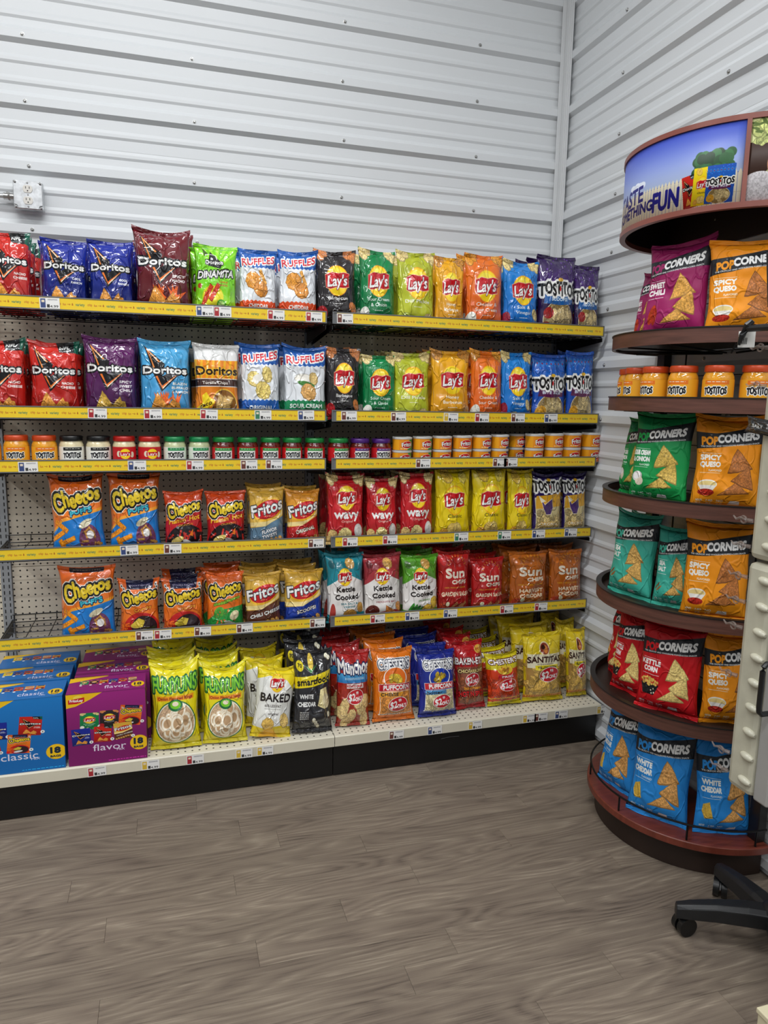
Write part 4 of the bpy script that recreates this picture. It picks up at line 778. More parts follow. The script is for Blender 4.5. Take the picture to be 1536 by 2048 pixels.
# outlet box and conduit on the back wall
ob = empty('outlet_box', (-0.003, -0.0192, 2.2115)); tag(ob, 'square galvanised steel double outlet box on the white ribbed wall', 'outlet')
q = MB(); q.prism([(-0.051,-0.0515),(0.051,-0.0515),(0.051,0.0515),(-0.051,0.0515)], 0, 0.036)
bx = q.build('box_body', m_galv, ob, bevel=0.004); bx.rotation_euler = (math.pi/2, 0, 0)
cpts = []
for sx, sy, order in ((1,1,0),(-1,1,1),(-1,-1,0),(1,-1,1)):
    a = [(0.049*sx, 0.036*sy), (0.040*sx, 0.038*sy), (0.037*sx, 0.041*sy), (0.035*sx, 0.049*sy)]; cpts += a if order == 0 else a[::-1]
q = MB(); q.prism(cpts, 0.0362, 0.041); c_ = q.build('cover_plate', m_galv, ob, bevel=0.0012); c_.rotation_euler = (math.pi/2, 0, 0)
for s in (1, -1):
    q = MB(); pts = [(0.0168*math.cos(a), max(-0.0135, min(0.0135, 0.0168*math.sin(a)))+s*0.0205) for a in np.linspace(0, 2*math.pi, 32, endpoint=False)]
    q.prism(pts, 0.0412, 0.0432); r_ = q.build('receptacle', m_galvd, ob, bevel=0.0008); r_.rotation_euler = (math.pi/2, 0, 0)
    q = MB()
    for x in (-0.0063, 0.0063): q.box(x-0.0011, x+0.0011, s*0.0205+0.0005, s*0.0205+0.0085, 0.0433, 0.0437)
    q.lathe([(0.0024, 0.0433), (0.0024, 0.0437)], 12, (0, s*0.0205-0.0065, 0)); q.build('slot', m_dark, r_)
for x, y, r in ((0, 0, .0024), (0, 0.042, 0.003), (0, -0.042, 0.003), (0.043, 0.044, 0.004), (-0.043, 0.044, 0.004), (0.043, -0.044, 0.004), (-0.043, -0.044, 0.004)):
    q = MB(); q.lathe([(r, 0.036), (r, 0.0424), (r*0.5, 0.0436)], 12, (x, y, 0)); o = q.build('screw', m_screw, ob); o.rotation_euler = (math.pi/2, 0, 0)
q = MB(); q.tube([(-1.2, -0.034, 2.206), (-0.085, -0.034, 2.206)], 0.0088, 14); cd_ = tag(q.build('conduit', m_galv, smooth=True), 'bare steel conduit pipe running into the outlet box', 'conduit')
q = MB(); q.tube([(-0.090, -0.034, 2.206), (-0.0545, -0.034, 2.206)], 0.0118, 14); q.tube([(-0.074, -0.034, 2.206), (-0.068, -0.034, 2.206)], 0.0145, 6); q.tube([(-0.078, -0.034, 2.2), (-0.078, -0.034, 2.222)], 0.003, 8); q.build('conduit_connector', m_screw, cd_)

# ---------------------------------------------------------------- the wall shelving
J0, J1, J2 = -0.155, 1.064, 2.262
YP, YF, YB = -0.085, -0.470, -0.612
SZ = [1.796, 1.432, 1.248, 0.940, 0.616]; DZ = 0.181
BAYS = [(J0, J1, 'left'), (J1, J2-0.008, 'right')]
g = empty('gondola_shelving', (1.05, -0.3, 0)); tag(g, 'cream pegboard gondola back wall with silver slotted uprights', 'shelving')
gd = empty('display_plinth', (1.05, -0.3, 0)); tag(gd, 'cream perforated base deck with black kick plate along the floor', 'shelving')
def gb(q, name, m, parent=None, **k):
    for i, v in enumerate(q.v): q.v[i] = (v[0]-1.05, v[1]+0.3, v[2])
    return q.build(name, m, parent or g, **k)
for x in (J0, J1, J2-0.022):
    q = MB(); q.box(x-0.019, x+0.019, YP-0.002, YP+0.045, 0.0, 1.86); u = gb(q, 'upright', m_upr)
    q = MB()
    for dx in (-0.0095, 0.0095):
        z = 0.2
        while z < 1.84: q.box(x+dx-0.0019, x+dx+0.0019, YP-0.0026, YP-0.0018, z, z+0.0145); z += 0.0254
    o = gb(q, 'slots', m_dark, u); o.location = (0, 0, 0); o['kind'] = 'stuff'
zs = [0.18, 0.59, 0.79, 1.20, 1.60, 1.86]
bys = [(J0-1.2, J0)]+[(a, b) for a, b, _ in BAYS]
for a, b in bys:
    for z0, z1 in zip(zs, zs[1:]):
        q = MB(); q.box(a+0.02, b-0.02, YP+0.012, YP+0.018, z0+0.001, z1-0.001); gb(q, 'pegboard_panel', m_peg, bevel=0.001)
for a, b in bys:
    q = MB(); q.box(a+0.001, b-0.001, YB, YP, DZ-0.004, DZ); gb(q, 'base_deck', m_pegdeck, gd, bevel=0.001)
    q = MB(); q.add([(a+0.001,YB,DZ),(b-0.001,YB,DZ),(b-0.001,YB-0.004,DZ-0.004),(a+0.001,YB-0.004,DZ-0.004),(a+0.001,YB-0.004,DZ-0.042),(b-0.001,YB-0.004,DZ-0.042),(a+0.001,YB+0.02,DZ-0.042),(b-0.001,YB+0.02,DZ-0.042)], [(3,2,1,0),(4,5,2,3),(6,7,5,4)])
    gb(q, 'deck_front_lip', m_deck, gd)
    q = MB(); q.box(a+0.0012, b-0.0012, -0.586, -0.580, 0.004, DZ-0.042); gb(q, 'kick_plate', m_black, gd, bevel=0.001)
# hairline scuffs on the kick plate, as shallow marks
q = MB(); q.tube([(1.52,-0.5866,0.10),(1.56,-0.5866,0.104),(1.60,-0.5866,0.102)], 0.0005, 4); gb(q, 'scuff', m_upr, gd)

ORD = ['top', 'second', 'third', 'fourth', 'fifth']
TAGU = {0: [(100,'blue'),(410,'blue'),(445,'red'),(552,'red'),(628,'red'),(690,'brown')], 1: [(195,'red'),(306,'red'),(418,'red'),(526,'green'),(612,'blue'),(698,'brown'),(797,'brown'),(902,'yellow'),(964,'red'),(1036,'brown'),(1102,'blue'),(1190,'blue')],
        2: [(56,'blue'),(274,'blue'),(390,'red'),(498,'brown'),(548,'brown'),(637,'brown'),(846,'brown'),(999,'brown'),(1021,'brown')],
        3: [(258,'blue'),(345,'brown'),(632,'brown'),(700,'red'),(780,'red'),(922,'green'),(1008,'green'),(1076,'blue'),(1140,'blue')],
        4: [(288,'brown'),(325,'red'),(405,'brown'),(489,'brown'),(635,'brown'),(755,'red'),(824,'blue'),(900,'blue'),(1012,'red'),(1080,'red')]}
def plate(name, mtl, x0, x1, z0, z1, y, parent, base):
    me = bpy.data.meshes.new(name); vs = [(x0,y,z0),(x1,y,z0),(x1,y,z1),(x0,y,z1),(x0,y+0.0008,z0),(x1,y+0.0008,z0),(x1,y+0.0008,z1),(x0,y+0.0008,z1)]
    vs = [(a-base[0], b-base[1], c-base[2]) for a, b, c in vs]
    me.from_pydata(vs, [], [(0,1,2,3),(5,4,7,6),(4,0,3,7),(1,5,6,2),(3,2,6,7),(4,5,1,0)]); uv = me.uv_layers.new(name='UVMap')
    uvs = [(0,0),(1,0),(1,1),(0,1)]+[(0.01,0.02)]*20; uv.data.foreach_set('uv', [c for p in uvs for c in p]); me.materials.append(mtl)
    return link(name, me, None, parent)
for si, z in enumerate(SZ):
    for a, b, side in BAYS:
        x0, x1 = a+0.012, b-0.010; cz = z
        base = ((a+b)/2, YF, z)
        sh = empty('wire_shelf', base); tag(sh, f'black wire shelf with yellow price strip, {ORD[si]} level of the {"outer" if side == "left" else "corner"} bay', 'shelf', 'black wire shelves on the gondola')
        def B_(q, name, m, parent=None, **k):
            for i, v in enumerate(q.v): q.v[i] = (v[0]-base[0], v[1]-base[1], v[2]-base[2])
            return q.build(name, m, parent or sh, **k)
        q = MB(); q.box(x0, x1, YF+0.003, YF+0.006, z-0.039, z+0.001); q.box(x0, x1, YF, YF+0.006, z, z+0.0035); q.box(x0, x1, YF-0.001, YF+0.006, z-0.0405, z-0.0375); q.box(x0, x0+0.004, YF, YF+0.006, z-0.0375, z); q.box(x1-0.004, x1, YF, YF+0.006, z-0.0375, z)
        B_(q, 'price_channel', m_chan)
        sx0 = x0+(0.018 if side == 'right' else 0.005)
        plate('price_strip', pm('strip', 0.35), sx0, x1-0.005, z-0.0365, z-0.001, YF+0.0015, sh, base)
        for u, c in TAGU[si]:
            w0 = at_y(u, 820, YF); xx = at_y(u, {0:620,1:830,2:930,3:1085,4:1245}[si], YF).x
            if x0+0.03 < xx < x1-0.03:
                tg = plate('price_tag', pm('tag_'+c), -0.031, 0.031, -0.0185, 0.0165, 0, sh, (0, 0, 0)); tg.location = (xx-base[0], YF-0.0012-base[1], z-0.018-base[2]+random.uniform(-0.001, 0.001)); tg.rotation_euler = (0, random.uniform(-0.03, 0.03), 0)
        dz_ = z-0.0375
        q = MB(); n = int((x1-x0)/0.076)
        for k in range(n+1):
            x = x0+0.01+(x1-x0-0.02)*k/n
            q.tube([(x, YF+0.010, dz_-0.012), (x, YF+0.010, dz_-0.0025), (x, YP-0.020, dz_-0.0025), (x, YP-0.014, dz_+0.022)], 0.0019, 5)
        for k in range(6):
            y = YF+0.012+(YP-0.02-YF-0.014)*k/5; q.tube([(x0+0.004, y, dz_-0.0065), (x1-0.004, y, dz_-0.0065)], 0.0022 if k in (0, 5) else 0.0017, 5)
        q.tube([(x0+0.004, YP-0.014, dz_+0.022), (x1-0.004, YP-0.014, dz_+0.022)], 0.002, 5)
        B_(q, 'wire_deck', m_blackwire)
        if si == 2: q = MB(); q.box(x0+0.005, x1-0.005, YF+0.012, YP-0.03, dz_+0.0003, dz_+0.0145); B_(q, 'shelf_liner', m_black)
        for x in (x0+0.002, x1-0.002):
            q = MB(); q.add([(x-0.0015,YP,dz_-0.055),(x-0.0015,YP,dz_+0.0),(x-0.0015,YF+0.01,dz_-0.009),(x-0.0015,YF+0.01,dz_-0.024),(x+0.0015,YP,dz_-0.055),(x+0.0015,YP,dz_+0.0),(x+0.0015,YF+0.01,dz_-0.009),(x+0.0015,YF+0.01,dz_-0.024)],
                [(0,1,2,3),(7,6,5,4),(0,4,5,1),(1,5,6,2),(2,6,7,3),(3,7,4,0)]); B_(q, 'bracket', m_black)
for u, c in ((192,'red'),(300,'yellow'),(390,'red'),(488,'yellow'),(530,'yellow'),(792,'brown'),(868,'blue'),(948,'yellow'),(1055,'yellow'),(1078,'brown'),(1118,'blue'),(1200,'yellow')):
    xx = at_y(u, 1500, YB-0.005).x; tg = plate('price_tag', pm('tag_'+c), -0.031, 0.031, -0.0185, 0.0165, 0, gd, (0, 0, 0)); tg.location = (xx-1.05, YB-0.0065+0.3, DZ-0.022); tg.rotation_euler = (0, random.uniform(-0.03, 0.03), 0)
# ---------------------------------------------------------------- chip bags
NU, NV = 26, 34
def bag_meshes(seed, ears=None):
    rnd = random.Random(seed); fd = Vector((rnd.uniform(0, 50), rnd.uniform(0, 50), 0))
    ph = [rnd.uniform(0, 6.28) for _ in range(8)]; earL, earR = rnd.uniform(0.0, 0.045), rnd.uniform(0.0, 0.055); dip = rnd.uniform(0.0, 0.03); seal = 0.042
    if ears: earL, earR, dip = ears
    def base(u, v, side):  # u -1..1, v 0..1, unit bag: width 1, height 1, depth 1
        s = math.sin(math.pi*min(max(v, 0), 1))
        wd = 0.5*(1-0.115*s**0.55+0.02*math.sin(v*9+ph[7])*s)
        x = wd*u
        z = v+(0 if v < 0.5 else ((earL if u < 0 else earR)*abs(u)**2.5-dip*(1-u*u))*(v-0.5)*2)
        edge = (1-abs(u)**2.3)**0.62
        vb = min(1, (v/0.20)) if v < 0.20 else (min(1, (1-v)/0.30) if v > 0.70 else 1)
        vb = math.sin(vb*math.pi/2)**0.8
        t = 0.5*edge*vb*(1.0+0.12*(0.5-v))
        fade = (1-min(1, abs(v-1)/0.30))+(1-min(1, v/0.22))
        wr = 0.10*fade*sum(math.sin(u*(5+3.1*k)+ph[k]+side*1.3) for k in range(3))/2*min(1, edge*2)
        cr = mnoise.noise(Vector((x*4+side*9, z*5, 0))+fd)*0.20+mnoise.noise(Vector((x*10+side*9, z*12, 3))+fd)*0.06-0.14*abs(mnoise.noise(Vector((x*3.2+side*5, z*3.6+x*1.5, 7))+fd))
        t2 = t*(1+cr*1.1)+wr*t*1.5
        yy = side*t2+0.05*math.sin(u*3+ph[6])*(v**3)*0.5
        return (x, yy, z)
    q = MB(); lo, hi = seal, 1-seal; uvs = []
    for side in (-1, 1):
        vs = []
        for j in range(NV+1):
            vv = j/NV; v = lo+(hi-lo)*vv
            for i in range(NU+1):
                u = -1+2*i/NU; xx, yy, zz = base(u, vv, side); vs.append((xx, yy, lo+(hi-lo)*zz))
        fs = []
        for j in range(NV):
            for i in range(NU):
                a = j*(NU+1)+i; f = (a, a+1, a+NU+2, a+NU+1); fs.append(f if side < 0 else f[::-1])
        q.add(vs, fs)
    me = q.mesh('chip_bag')
    uv = me.uv_layers.new(name='UVMap'); nfront = NU*NV
    co = [v.co for v in me.vertices]; d = []
    n1 = (NU+1)*(NV+1)
    for p in me.polygons:
        for vi in p.vertices:
            k = vi % n1; i, j = k % (NU+1), k//(NU+1)
            d += [(i/NU) if vi < n1 else (0.015 if i*2 < NU else 0.985), lo+(hi-lo)*j/NV]
    uv.data.foreach_set('uv', d)
    bm = bmesh.new(); bm.from_mesh(me); bmesh.ops.remove_doubles(bm, verts=bm.verts, dist=0.0004); bmesh.ops.recalc_face_normals(bm, faces=bm.faces); bm.to_mesh(me); bm.free()
    me.polygons.foreach_set('use_smooth', [True]*len(me.polygons))
    seals = []
    for top in (False, True):
        nu, nv = 40, 5; vs, d, fs = [], [], []
        for j in range(nv+1):
            for i in range(nu+1):
                u = -1+2*i/nu; vv = 1.0 if top else 0.0; bx_, by_, bz_ = base(u, vv, -1); z = lo+(hi-lo)*bz_; f = j/nv
                zz = (z+f*seal) if top else (z-f*seal*1.0)
                y = by_+0.04*math.sin(u*4+ph[3])*f+0.018*math.sin(j*2.6+0.4*i)*1.0+(0.10*f*math.sin(u*2+ph[4]) if top else 0.05*f*math.sin(u*2.4+ph[5]))
                vs.append((bx_*1.0, y, zz)); d.append((i/nu, (hi+(1-hi)*f) if top else lo*(1-f)))
        for j in range(nv):
            for i in range(nu): a = j*(nu+1)+i; f = (a, a+1, a+nu+2, a+nu+1); fs.append(f if top else f[::-1])
        m2 = bpy.data.meshes.new('top_seal' if top else 'bottom_seal'); m2.from_pydata(vs, [], fs); l = m2.uv_layers.new(name='UVMap')
        l.data.foreach_set('uv', [c for p in m2.polygons for vi in p.vertices for c in d[vi]]); m2.polygons.foreach_set('use_smooth', [True]*len(m2.polygons)); seals.append(m2)
    for m_ in [me]+seals: m_.materials.append(m_white)
    return me, seals[0], seals[1]
BAGS = [bag_meshes(s) for s in range(9)]+[bag_meshes(21, (0.03, 0.085, 0.05)), bag_meshes(22, (0.015, 0.06, 0.03))]
nbag = [0]
def setmat(o, m): o.material_slots[0].link = 'OBJECT'; o.material_slots[0].material = m
def chip_bag(design, x, y, z, wd, ht, dp, label, group=None, lean=5, roll=0, yaw=0, seed=None, cat='chip bag'):
    k = nbag[0] if seed is None else seed; nbag[0] += 1
    me, bs, ts = BAGS[k % 9 if seed is None else seed]
    o = bpy.data.objects.new('chip_bag', me); COL.objects.link(o); o.location = (x, y, z); o.scale = (wd, dp, ht)
    o.rotation_euler = (math.radians(-lean), math.radians(roll), math.radians(yaw)); m = film(design); setmat(o, m)
    for nm, mm in (('bottom_seal', bs), ('top_seal', ts)):
        c = bpy.data.objects.new(nm, mm); COL.objects.link(c); c.parent = o; setmat(c, m)
    return tag(o, label, cat, group)
DESC = dict(nacho='bright red tortilla chip bag', ranch='royal blue tortilla chip bag', spicynacho='tall dark maroon tortilla chip bag',
 sweetchili='deep purple tortilla chip bag', buffalo='light blue tortilla chip bag with flaming chip', retro='white and orange retro tortilla chip bag', dinamita='lime green rolled tortilla chip bag',
 rufched='blue, white and orange ridged chip bag', ruforig='all blue and white ridged chip bag', rufsco='blue, white and green ridged chip bag', laysbbq='black potato chip bag', layssco='dark green potato chip bag',
 laysdill='pale olive green potato chip bag', layshoney='golden amber potato chip bag', laysched='orange potato chip bag', layssv='sky blue potato chip bag', scoops='dark purple tortilla chip bag',
 bite='bright blue windowed tortilla chip bag', tostpurple='purple and gold tortilla chip bag', chputs='', chpuffs='large orange and blue cheese puff bag', chhot='orange and red cheese snack bag', chcrunchy='orange cheese crunch bag',
 chjal='orange and green cheese snack bag', frtwist='gold and slate blue corn chip bag', frorig='orange and red corn chip bag', frchili='gold and brown corn chip bag', frscoop='gold and navy blue corn chip bag',
 wavy='red wavy potato chip bag', classic='plain yellow potato chip bag', ketsalt='white and teal kettle chip bag', ketbbq='white and brick red kettle chip bag', ketjal='white and green kettle chip bag', sunred='crimson whole grain chip bag', sunora='burnt orange whole grain chip bag',
 funyuns='bright yellow onion ring bag', baked='white and yellow baked chip bag', smart='black and yellow popcorn bag', munchos='dark red and white crisp bag', puffora='orange puffed corn bag', puffblue='navy blue puffed corn bag',
 baken='dark red pork rind bag', fries='yellow and red corn fries bag', santitas='yellow see-through corn triangle bag',
 popsweet='magenta popped corn snack bag', popqueso='orange popped corn snack bag', popsco='green popped corn snack bag', popsalt='teal popped corn snack bag', popcorn='red kettle corn snack bag', popwhite='bright blue popped corn snack bag')
# shelf bags: design, left and right edge and top in the photograph, extras
ROWS = {
0: [('nacho',-36,62,467,dict(w='left end of the top shelf',back=1)),('ranch',76,174,482,dict(w='top shelf, beside the red bag',roll=2,back=1)),('ranch',174,268,485,dict(w='top shelf, beside the maroon bag',back=1)),('spicynacho',268,386,461,dict(w='top shelf',roll=-1)),
    ('dinamita',386,476,492,dict(w='top shelf',back=1,roll=1)),('rufched',476,556,501,dict(w='top shelf beside the lime green bag',roll=1)),('rufched',556,638,503,dict(w='top shelf nearest the bay joint',roll=1,back=1)),
    ('laysbbq',634,720,503,dict(w='top shelf',roll=-2)),('layssco',720,796,502,dict(w='top shelf')),('laysdill',796,876,507,dict(w='top shelf',back=1)),('layshoney',873,936,517,dict(w='top shelf')),('laysched',934,1014,512,dict(w='top shelf')),
    ('layssv',1010,1086,524,dict(w='top shelf')),('scoops',1080,1160,513,dict(w='top shelf, the taller one',back=1)),('scoops',1156,1226,534,dict(w='top shelf, nearest the corner',back=1))],
1: [('nacho',-52,52,680,dict(w='second shelf, at its outer end')),('nacho',54,160,685,dict(w='second shelf, beside the purple bag',back=1)),('sweetchili',164,276,677,dict(w='second shelf')),('buffalo',276,384,684,dict(w='second shelf',back=1)),('retro',386,482,691,dict(w='second shelf')),
    ('ruforig',480,564,691,dict(w='second shelf')),('rufsco',566,658,694,dict(w='second shelf')),('laysbbq',652,724,697,dict(w='second shelf',roll=1,back=1)),('layssco',726,798,712,dict(w='second shelf')),('laysdill',788,866,706,dict(w='second shelf')),
    ('layshoney',864,946,702,dict(w='second shelf')),('laysched',944,1012,703,dict(w='second shelf')),('layssv',1006,1070,707,dict(w='second shelf')),('bite',1068,1140,711,dict(w='second shelf, beside the sky blue bag',back=1)),('bite',1138,1210,706,dict(w='second shelf, nearest the corner',back=1))],
3: [('chpuffs',98,212,951,dict(w='fourth shelf, beside the bare pegboard',roll=-2)),('chpuffs',214,322,949,dict(w='fourth shelf, beside the red hot bags',back=1)),('chhot',326,408,984,dict(w='fourth shelf, beside the large puff bag')),('chhot',410,494,983,dict(w='fourth shelf, beside the corn chips')),
    ('frtwist',497,572,978,dict(w='fourth shelf',back=1)),('frorig',572,642,981,dict(w='fourth shelf',back=1,bd='frscoop')),('wavy',654,733,951,dict(w='fourth shelf, at the bay joint',back=1)),('wavy',733,800,957,dict(w='fourth shelf, middle one of three')),('wavy',802,872,948,dict(w='fourth shelf, beside the yellow bags',back=1)),
    ('classic',872,946,937,dict(w='fourth shelf, beside the red wavy bags')),('classic',946,1018,934,dict(w='fourth shelf, middle one of three')),('classic',1018,1072,942,dict(w='fourth shelf, beside the purple bags')),
    ('tostpurple',1068,1130,948,dict(w='fourth shelf, beside the yellow bags',back=1)),('tostpurple',1128,1192,948,dict(w='fourth shelf, nearest the corner'))],
4: [('chpuffs',114,232,1136,dict(w='fifth shelf')),('chcrunchy',234,320,1160,dict(w='fifth shelf, beside the large puff bag')),('chcrunchy',322,408,1160,dict(w='fifth shelf, beside the green-bottomed bag',back=2)),('chjal',411,490,1146,dict(w='fifth shelf',back=2)),
    ('frchili',489,566,1148,dict(w='fifth shelf',roll=-1,back=2)),('frscoop',567,648,1140,dict(w='fifth shelf',roll=1,back=2)),('ketsalt',655,735,1109,dict(w='fifth shelf',roll=-2,back=1)),('ketbbq',728,808,1110,dict(w='fifth shelf',roll=-1)),('ketjal',806,882,1111,dict(w='fifth shelf',roll=-1,back=1)),
    ('sunred',876,944,1104,dict(w='fifth shelf, the taller one',back=1)),('sunred',944,1012,1118,dict(w='fifth shelf, beside the orange ones')),('sunora',1020,1100,1104,dict(w='fifth shelf, beside the crimson ones',back=1)),('sunora',1100,1174,1101,dict(w='fifth shelf, nearest the corner',back=1))]}
VM = {0: 560, 1: 760, 3: 1020, 4: 1190}
for si, row in ROWS.items():
    zb = SZ[si]-0.0375-0.0005
    for i, (d, ul, ur, vt, e) in enumerate(row):
        y = -0.425+(0.004 if i % 2 else 0)
        x0, x1 = at_y(ul, VM[si], y-0.02).x, at_y(ur, VM[si], y-0.02).x; x1 = min(x1, CX-0.028)
        zt = at_y((ul+ur)/2, vt, y+0.01).z; H = zt-zb+0.004; Wd = (x1-x0)*1.0
        lean = 4; dp = min(0.072, Wd*0.42)
        chip_bag(d, (x0+x1)/2, y, zb, Wd, H, dp, DESC[d]+', '+e['w'], 'bags on the %s shelf' % ORD[si], lean, e.get('roll', 0)*0.8)
        nb = {0: 3, 1: 3, 3: 2 if ul > 640 else e.get('back', 0), 4: 2 if ul > 640 else e.get('back', 0)}[si]
        for b_ in range(nb):
            chip_bag(e.get('bd', d), (x0+x1)/2+random.uniform(-0.012, 0.012), y+(b_+1)*0.083, zb, Wd, H*random.uniform(0.99, 1.03), dp, DESC[e.get('bd', d)]+', '+(['second row', 'third row', 'back row'][b_])+', '+e['w'].replace('one of', 'of').replace(' shelf, ', ' shelf ').replace('the bay joint', 'joint'), 'bags on the %s shelf' % ORD[si], lean)

# base deck: big bags, several rows deep: design, edges, top, bottom in the photograph, rows, roll, lean
BASE = [('funyuns',297,404,1327,1513,4,0,16,'beside the magenta carton'),('funyuns',402,496,1331,1497,4,2,16,'beside the white baked bag'),('baked',496,582,1334,1485,3,13,14,'front of base deck'),('smart',582,666,1300,1476,4,4,14,'front of base deck'),
        ('munchos',670,742,1302,1461,4,3,12,'front of base deck'),('puffora',744,832,1299,1450,4,1,12,'front of base deck'),('puffblue',836,917,1303,1441,4,1,12,'front of base deck'),('baken',912,974,1284,1425,4,-1,10,'front of base deck'),
        ('fries',976,1046,1306,1418,4,-2,12,'front of base deck'),('santitas',1046,1130,1266,1409,4,2,10,'beside the corn fries'),('santitas',1136,1208,1256,1398,3,0,8,'nearest the corner wall')]
zb = DZ+0.0005
for d, ul, ur, vt, vb, n, roll, lean, wh in BASE:
    yf = -0.572; um = (ul+ur)/2
    dd = FW + RT*((um-768)/FPX) - UP*((vb-1024)/FPX); P0 = CAM+dd*((zb-CAM.z)/dd.z); y0 = max(min(P0.y, -0.53), -0.60)
    x0, x1 = at_y(ul, (vt+vb)/2, y0+0.03).x, at_y(ur, (vt+vb)/2, y0+0.03).x; x1 = min(x1, CX-0.03)
    H = 0.30
    for _ in range(4):   # height so that the leaning top meets the photographed one
        zt = at_y(um, vt, y0+0.03+H*math.sin(math.radians(lean))).z; H = (zt-zb)/math.cos(math.radians(lean))
    Wd = (x1-x0)*0.97; dp = 0.085
    for k in range(n):
        wt = ['front row of the base deck, '+wh, 'second row of the base deck, '+wh, 'third row of the base deck, '+wh, 'back row of the base deck, '+wh][k]
        wt = wt.replace(', front of base deck', '')
        chip_bag(d, (x0+x1)/2+(random.uniform(-0.01, 0.01) if k else 0), y0+0.032+0.108*k, zb+0.006, Wd, H*(random.uniform(0.97, 1.03) if k else 1), dp, DESC[d]+', '+wt, 'bags on the base deck', lean, (roll if k == 0 else random.uniform(-3, 3))*0.7, seed=(9 if d == 'funyuns' else 10 if d in ('baked', 'fries') else None))

# cartons
def carton(key, x, y, w_, d_, h_, label):
    c = empty('variety_carton', (x, y, DZ+0.0005)); tag(c, label, 'carton', 'cartons on the base deck')
    q = MB(); q.box(-w_/2, w_/2, -d_/2, d_/2, 0, h_)
    me = q.mesh('carton_body'); uv = me.uv_layers.new(name='UVMap'); D = []
    for p in me.polygons:
        n = p.normal
        for vi in p.vertices:
            v = me.vertices[vi].co
            if n.y < -0.5: D += [v.x/w_+0.5, v.z/h_]
            elif n.z > 0.5: D += [v.x/w_+0.5, v.y/d_+0.5]
            else: D += [0.02, 0.3]
    uv.data.foreach_set('uv', D); me.materials.append(pm(key, 0.35)); me.materials.append(pm(key+'_top', 0.35))
    for p in me.polygons: p.material_index = 1 if p.normal.z > 0.5 else 0
    o = link('carton_body', me, None, c, bevel=0.0015)
    # flap seam and lifted front edge
    q = MB(); q.box(-w_/2+0.001, w_/2-0.001, -d_/2-0.0006, -d_/2+0.004, h_-0.0005, h_+0.0012); f = q.mesh('top_flap_edge'); u2 = f.uv_layers.new(name='UVMap'); u2.data.foreach_set('uv', [0.6, 0.1]*len(f.loops)); f.materials.append(pm(key, 0.35)); link('top_flap_edge', f, None, c)
for k in range(3):
    yb = -0.532+0.158*k
    xa, xb = at_y(-52, 1470, -0.607).x, at_y(129, 1470, -0.607).x; h_ = at_y(80, 1396, -0.607).z-DZ
    carton('boxblue', (xa+xb)/2+0.006*k, yb, xb-xa-0.002, 0.150, h_, 'bright blue snack variety carton, '+['front', 'middle', 'back'][k]+' of its row on the base deck')
    xa, xb = at_y(134, 1470, -0.607).x, at_y(294, 1470, -0.607).x; h_ = at_y(215, 1383, -0.607).z-DZ
    carton('boxmag', (xa+xb)/2+0.012*k, yb, xb-xa-0.002, 0.150, h_, 'magenta snack variety carton, '+['front', 'middle', 'back'][k]+' of its row on the base deck')

# ---------------------------------------------------------------- jars and dip tins
def lathe_uv(name, prof, n, mtl, parent, flip=0.75):
    me = bpy.data.meshes.new(name); vs = [(r*math.cos(2*math.pi*k/n), r*math.sin(2*math.pi*k/n), z) for r, z in prof for k in range(n)]; fs = []; D = []
    z0, z1 = prof[0][1], prof[-1][1]
    for i in range(len(prof)-1):
        for k in range(n):
            fs.append((i*n+k, i*n+(k+1) % n, (i+1)*n+(k+1) % n, (i+1)*n+k))
            a, b = k/n, (k+1)/n; va, vb = (prof[i][1]-z0)/(z1-z0), (prof[i+1][1]-z0)/(z1-z0)
            for u, v in ((a, va), (b, va), (b, vb), (a, vb)): D += [(u-flip+0.5), v]
    me.from_pydata(vs, [], fs); uv = me.uv_layers.new(name='UVMap'); uv.data.foreach_set('uv', D); me.materials.append(mtl); me.polygons.foreach_set('use_smooth', [True]*len(me.polygons))
    for_tex = mtl.node_tree.nodes
    for nd in for_tex:
        if nd.type == 'TEX_IMAGE': nd.extension = 'REPEAT'
    return me
JM = {}
def jar(kind, x, y, z, label, group, rz=0, r=0.043, h=0.104):
    if kind not in JM:
        R = 0.043; H = 0.104
        q = MB(); q.lathe([(R*0.86, 0), (R*0.97, 0.003), (R, 0.010), (R, H*0.66), (R*0.985, H*0.72), (R*0.90, H*0.79), (R*0.86, H*0.82), (R*0.86, H*0.87)], 28); body = q.mesh('jar'); body.materials.append(m_jar[kind])
        lab = lathe_uv('label', [(R+0.0006, 0.014), (R+0.0006, H*0.655)], 40, pm('jar_'+kind, 0.4), None)
        q = MB(); q.lathe([(R*0.93, H*0.84), (R*0.94, H*0.85), (R*0.94, H*0.965), (R*0.915, H*0.985), (R*0.88, H), (R*0.80, H*0.992)], 28); lid = q.mesh('lid'); lid.materials.append(m_lid[kind])
        for m_ in (body, lid): m_.polygons.foreach_set('use_smooth', [True]*len(m_.polygons)); m_.set_sharp_from_angle(angle=math.radians(35))
        JM[kind] = (body, lab, lid)
    body, lab, lid = JM[kind]
    o = bpy.data.objects.new('dip_jar', body); COL.objects.link(o); o.location = (x, y, z); o.rotation_euler = (0, 0, rz); o.scale = (r/0.043, r/0.043, h/0.104)
    for nm, mm in (('label', lab), ('lid', lid)): c = bpy.data.objects.new(nm, mm); COL.objects.link(c); c.parent = o
    return tag(o, label, 'jar', group)
zj = SZ[2]-0.0375+0.0148
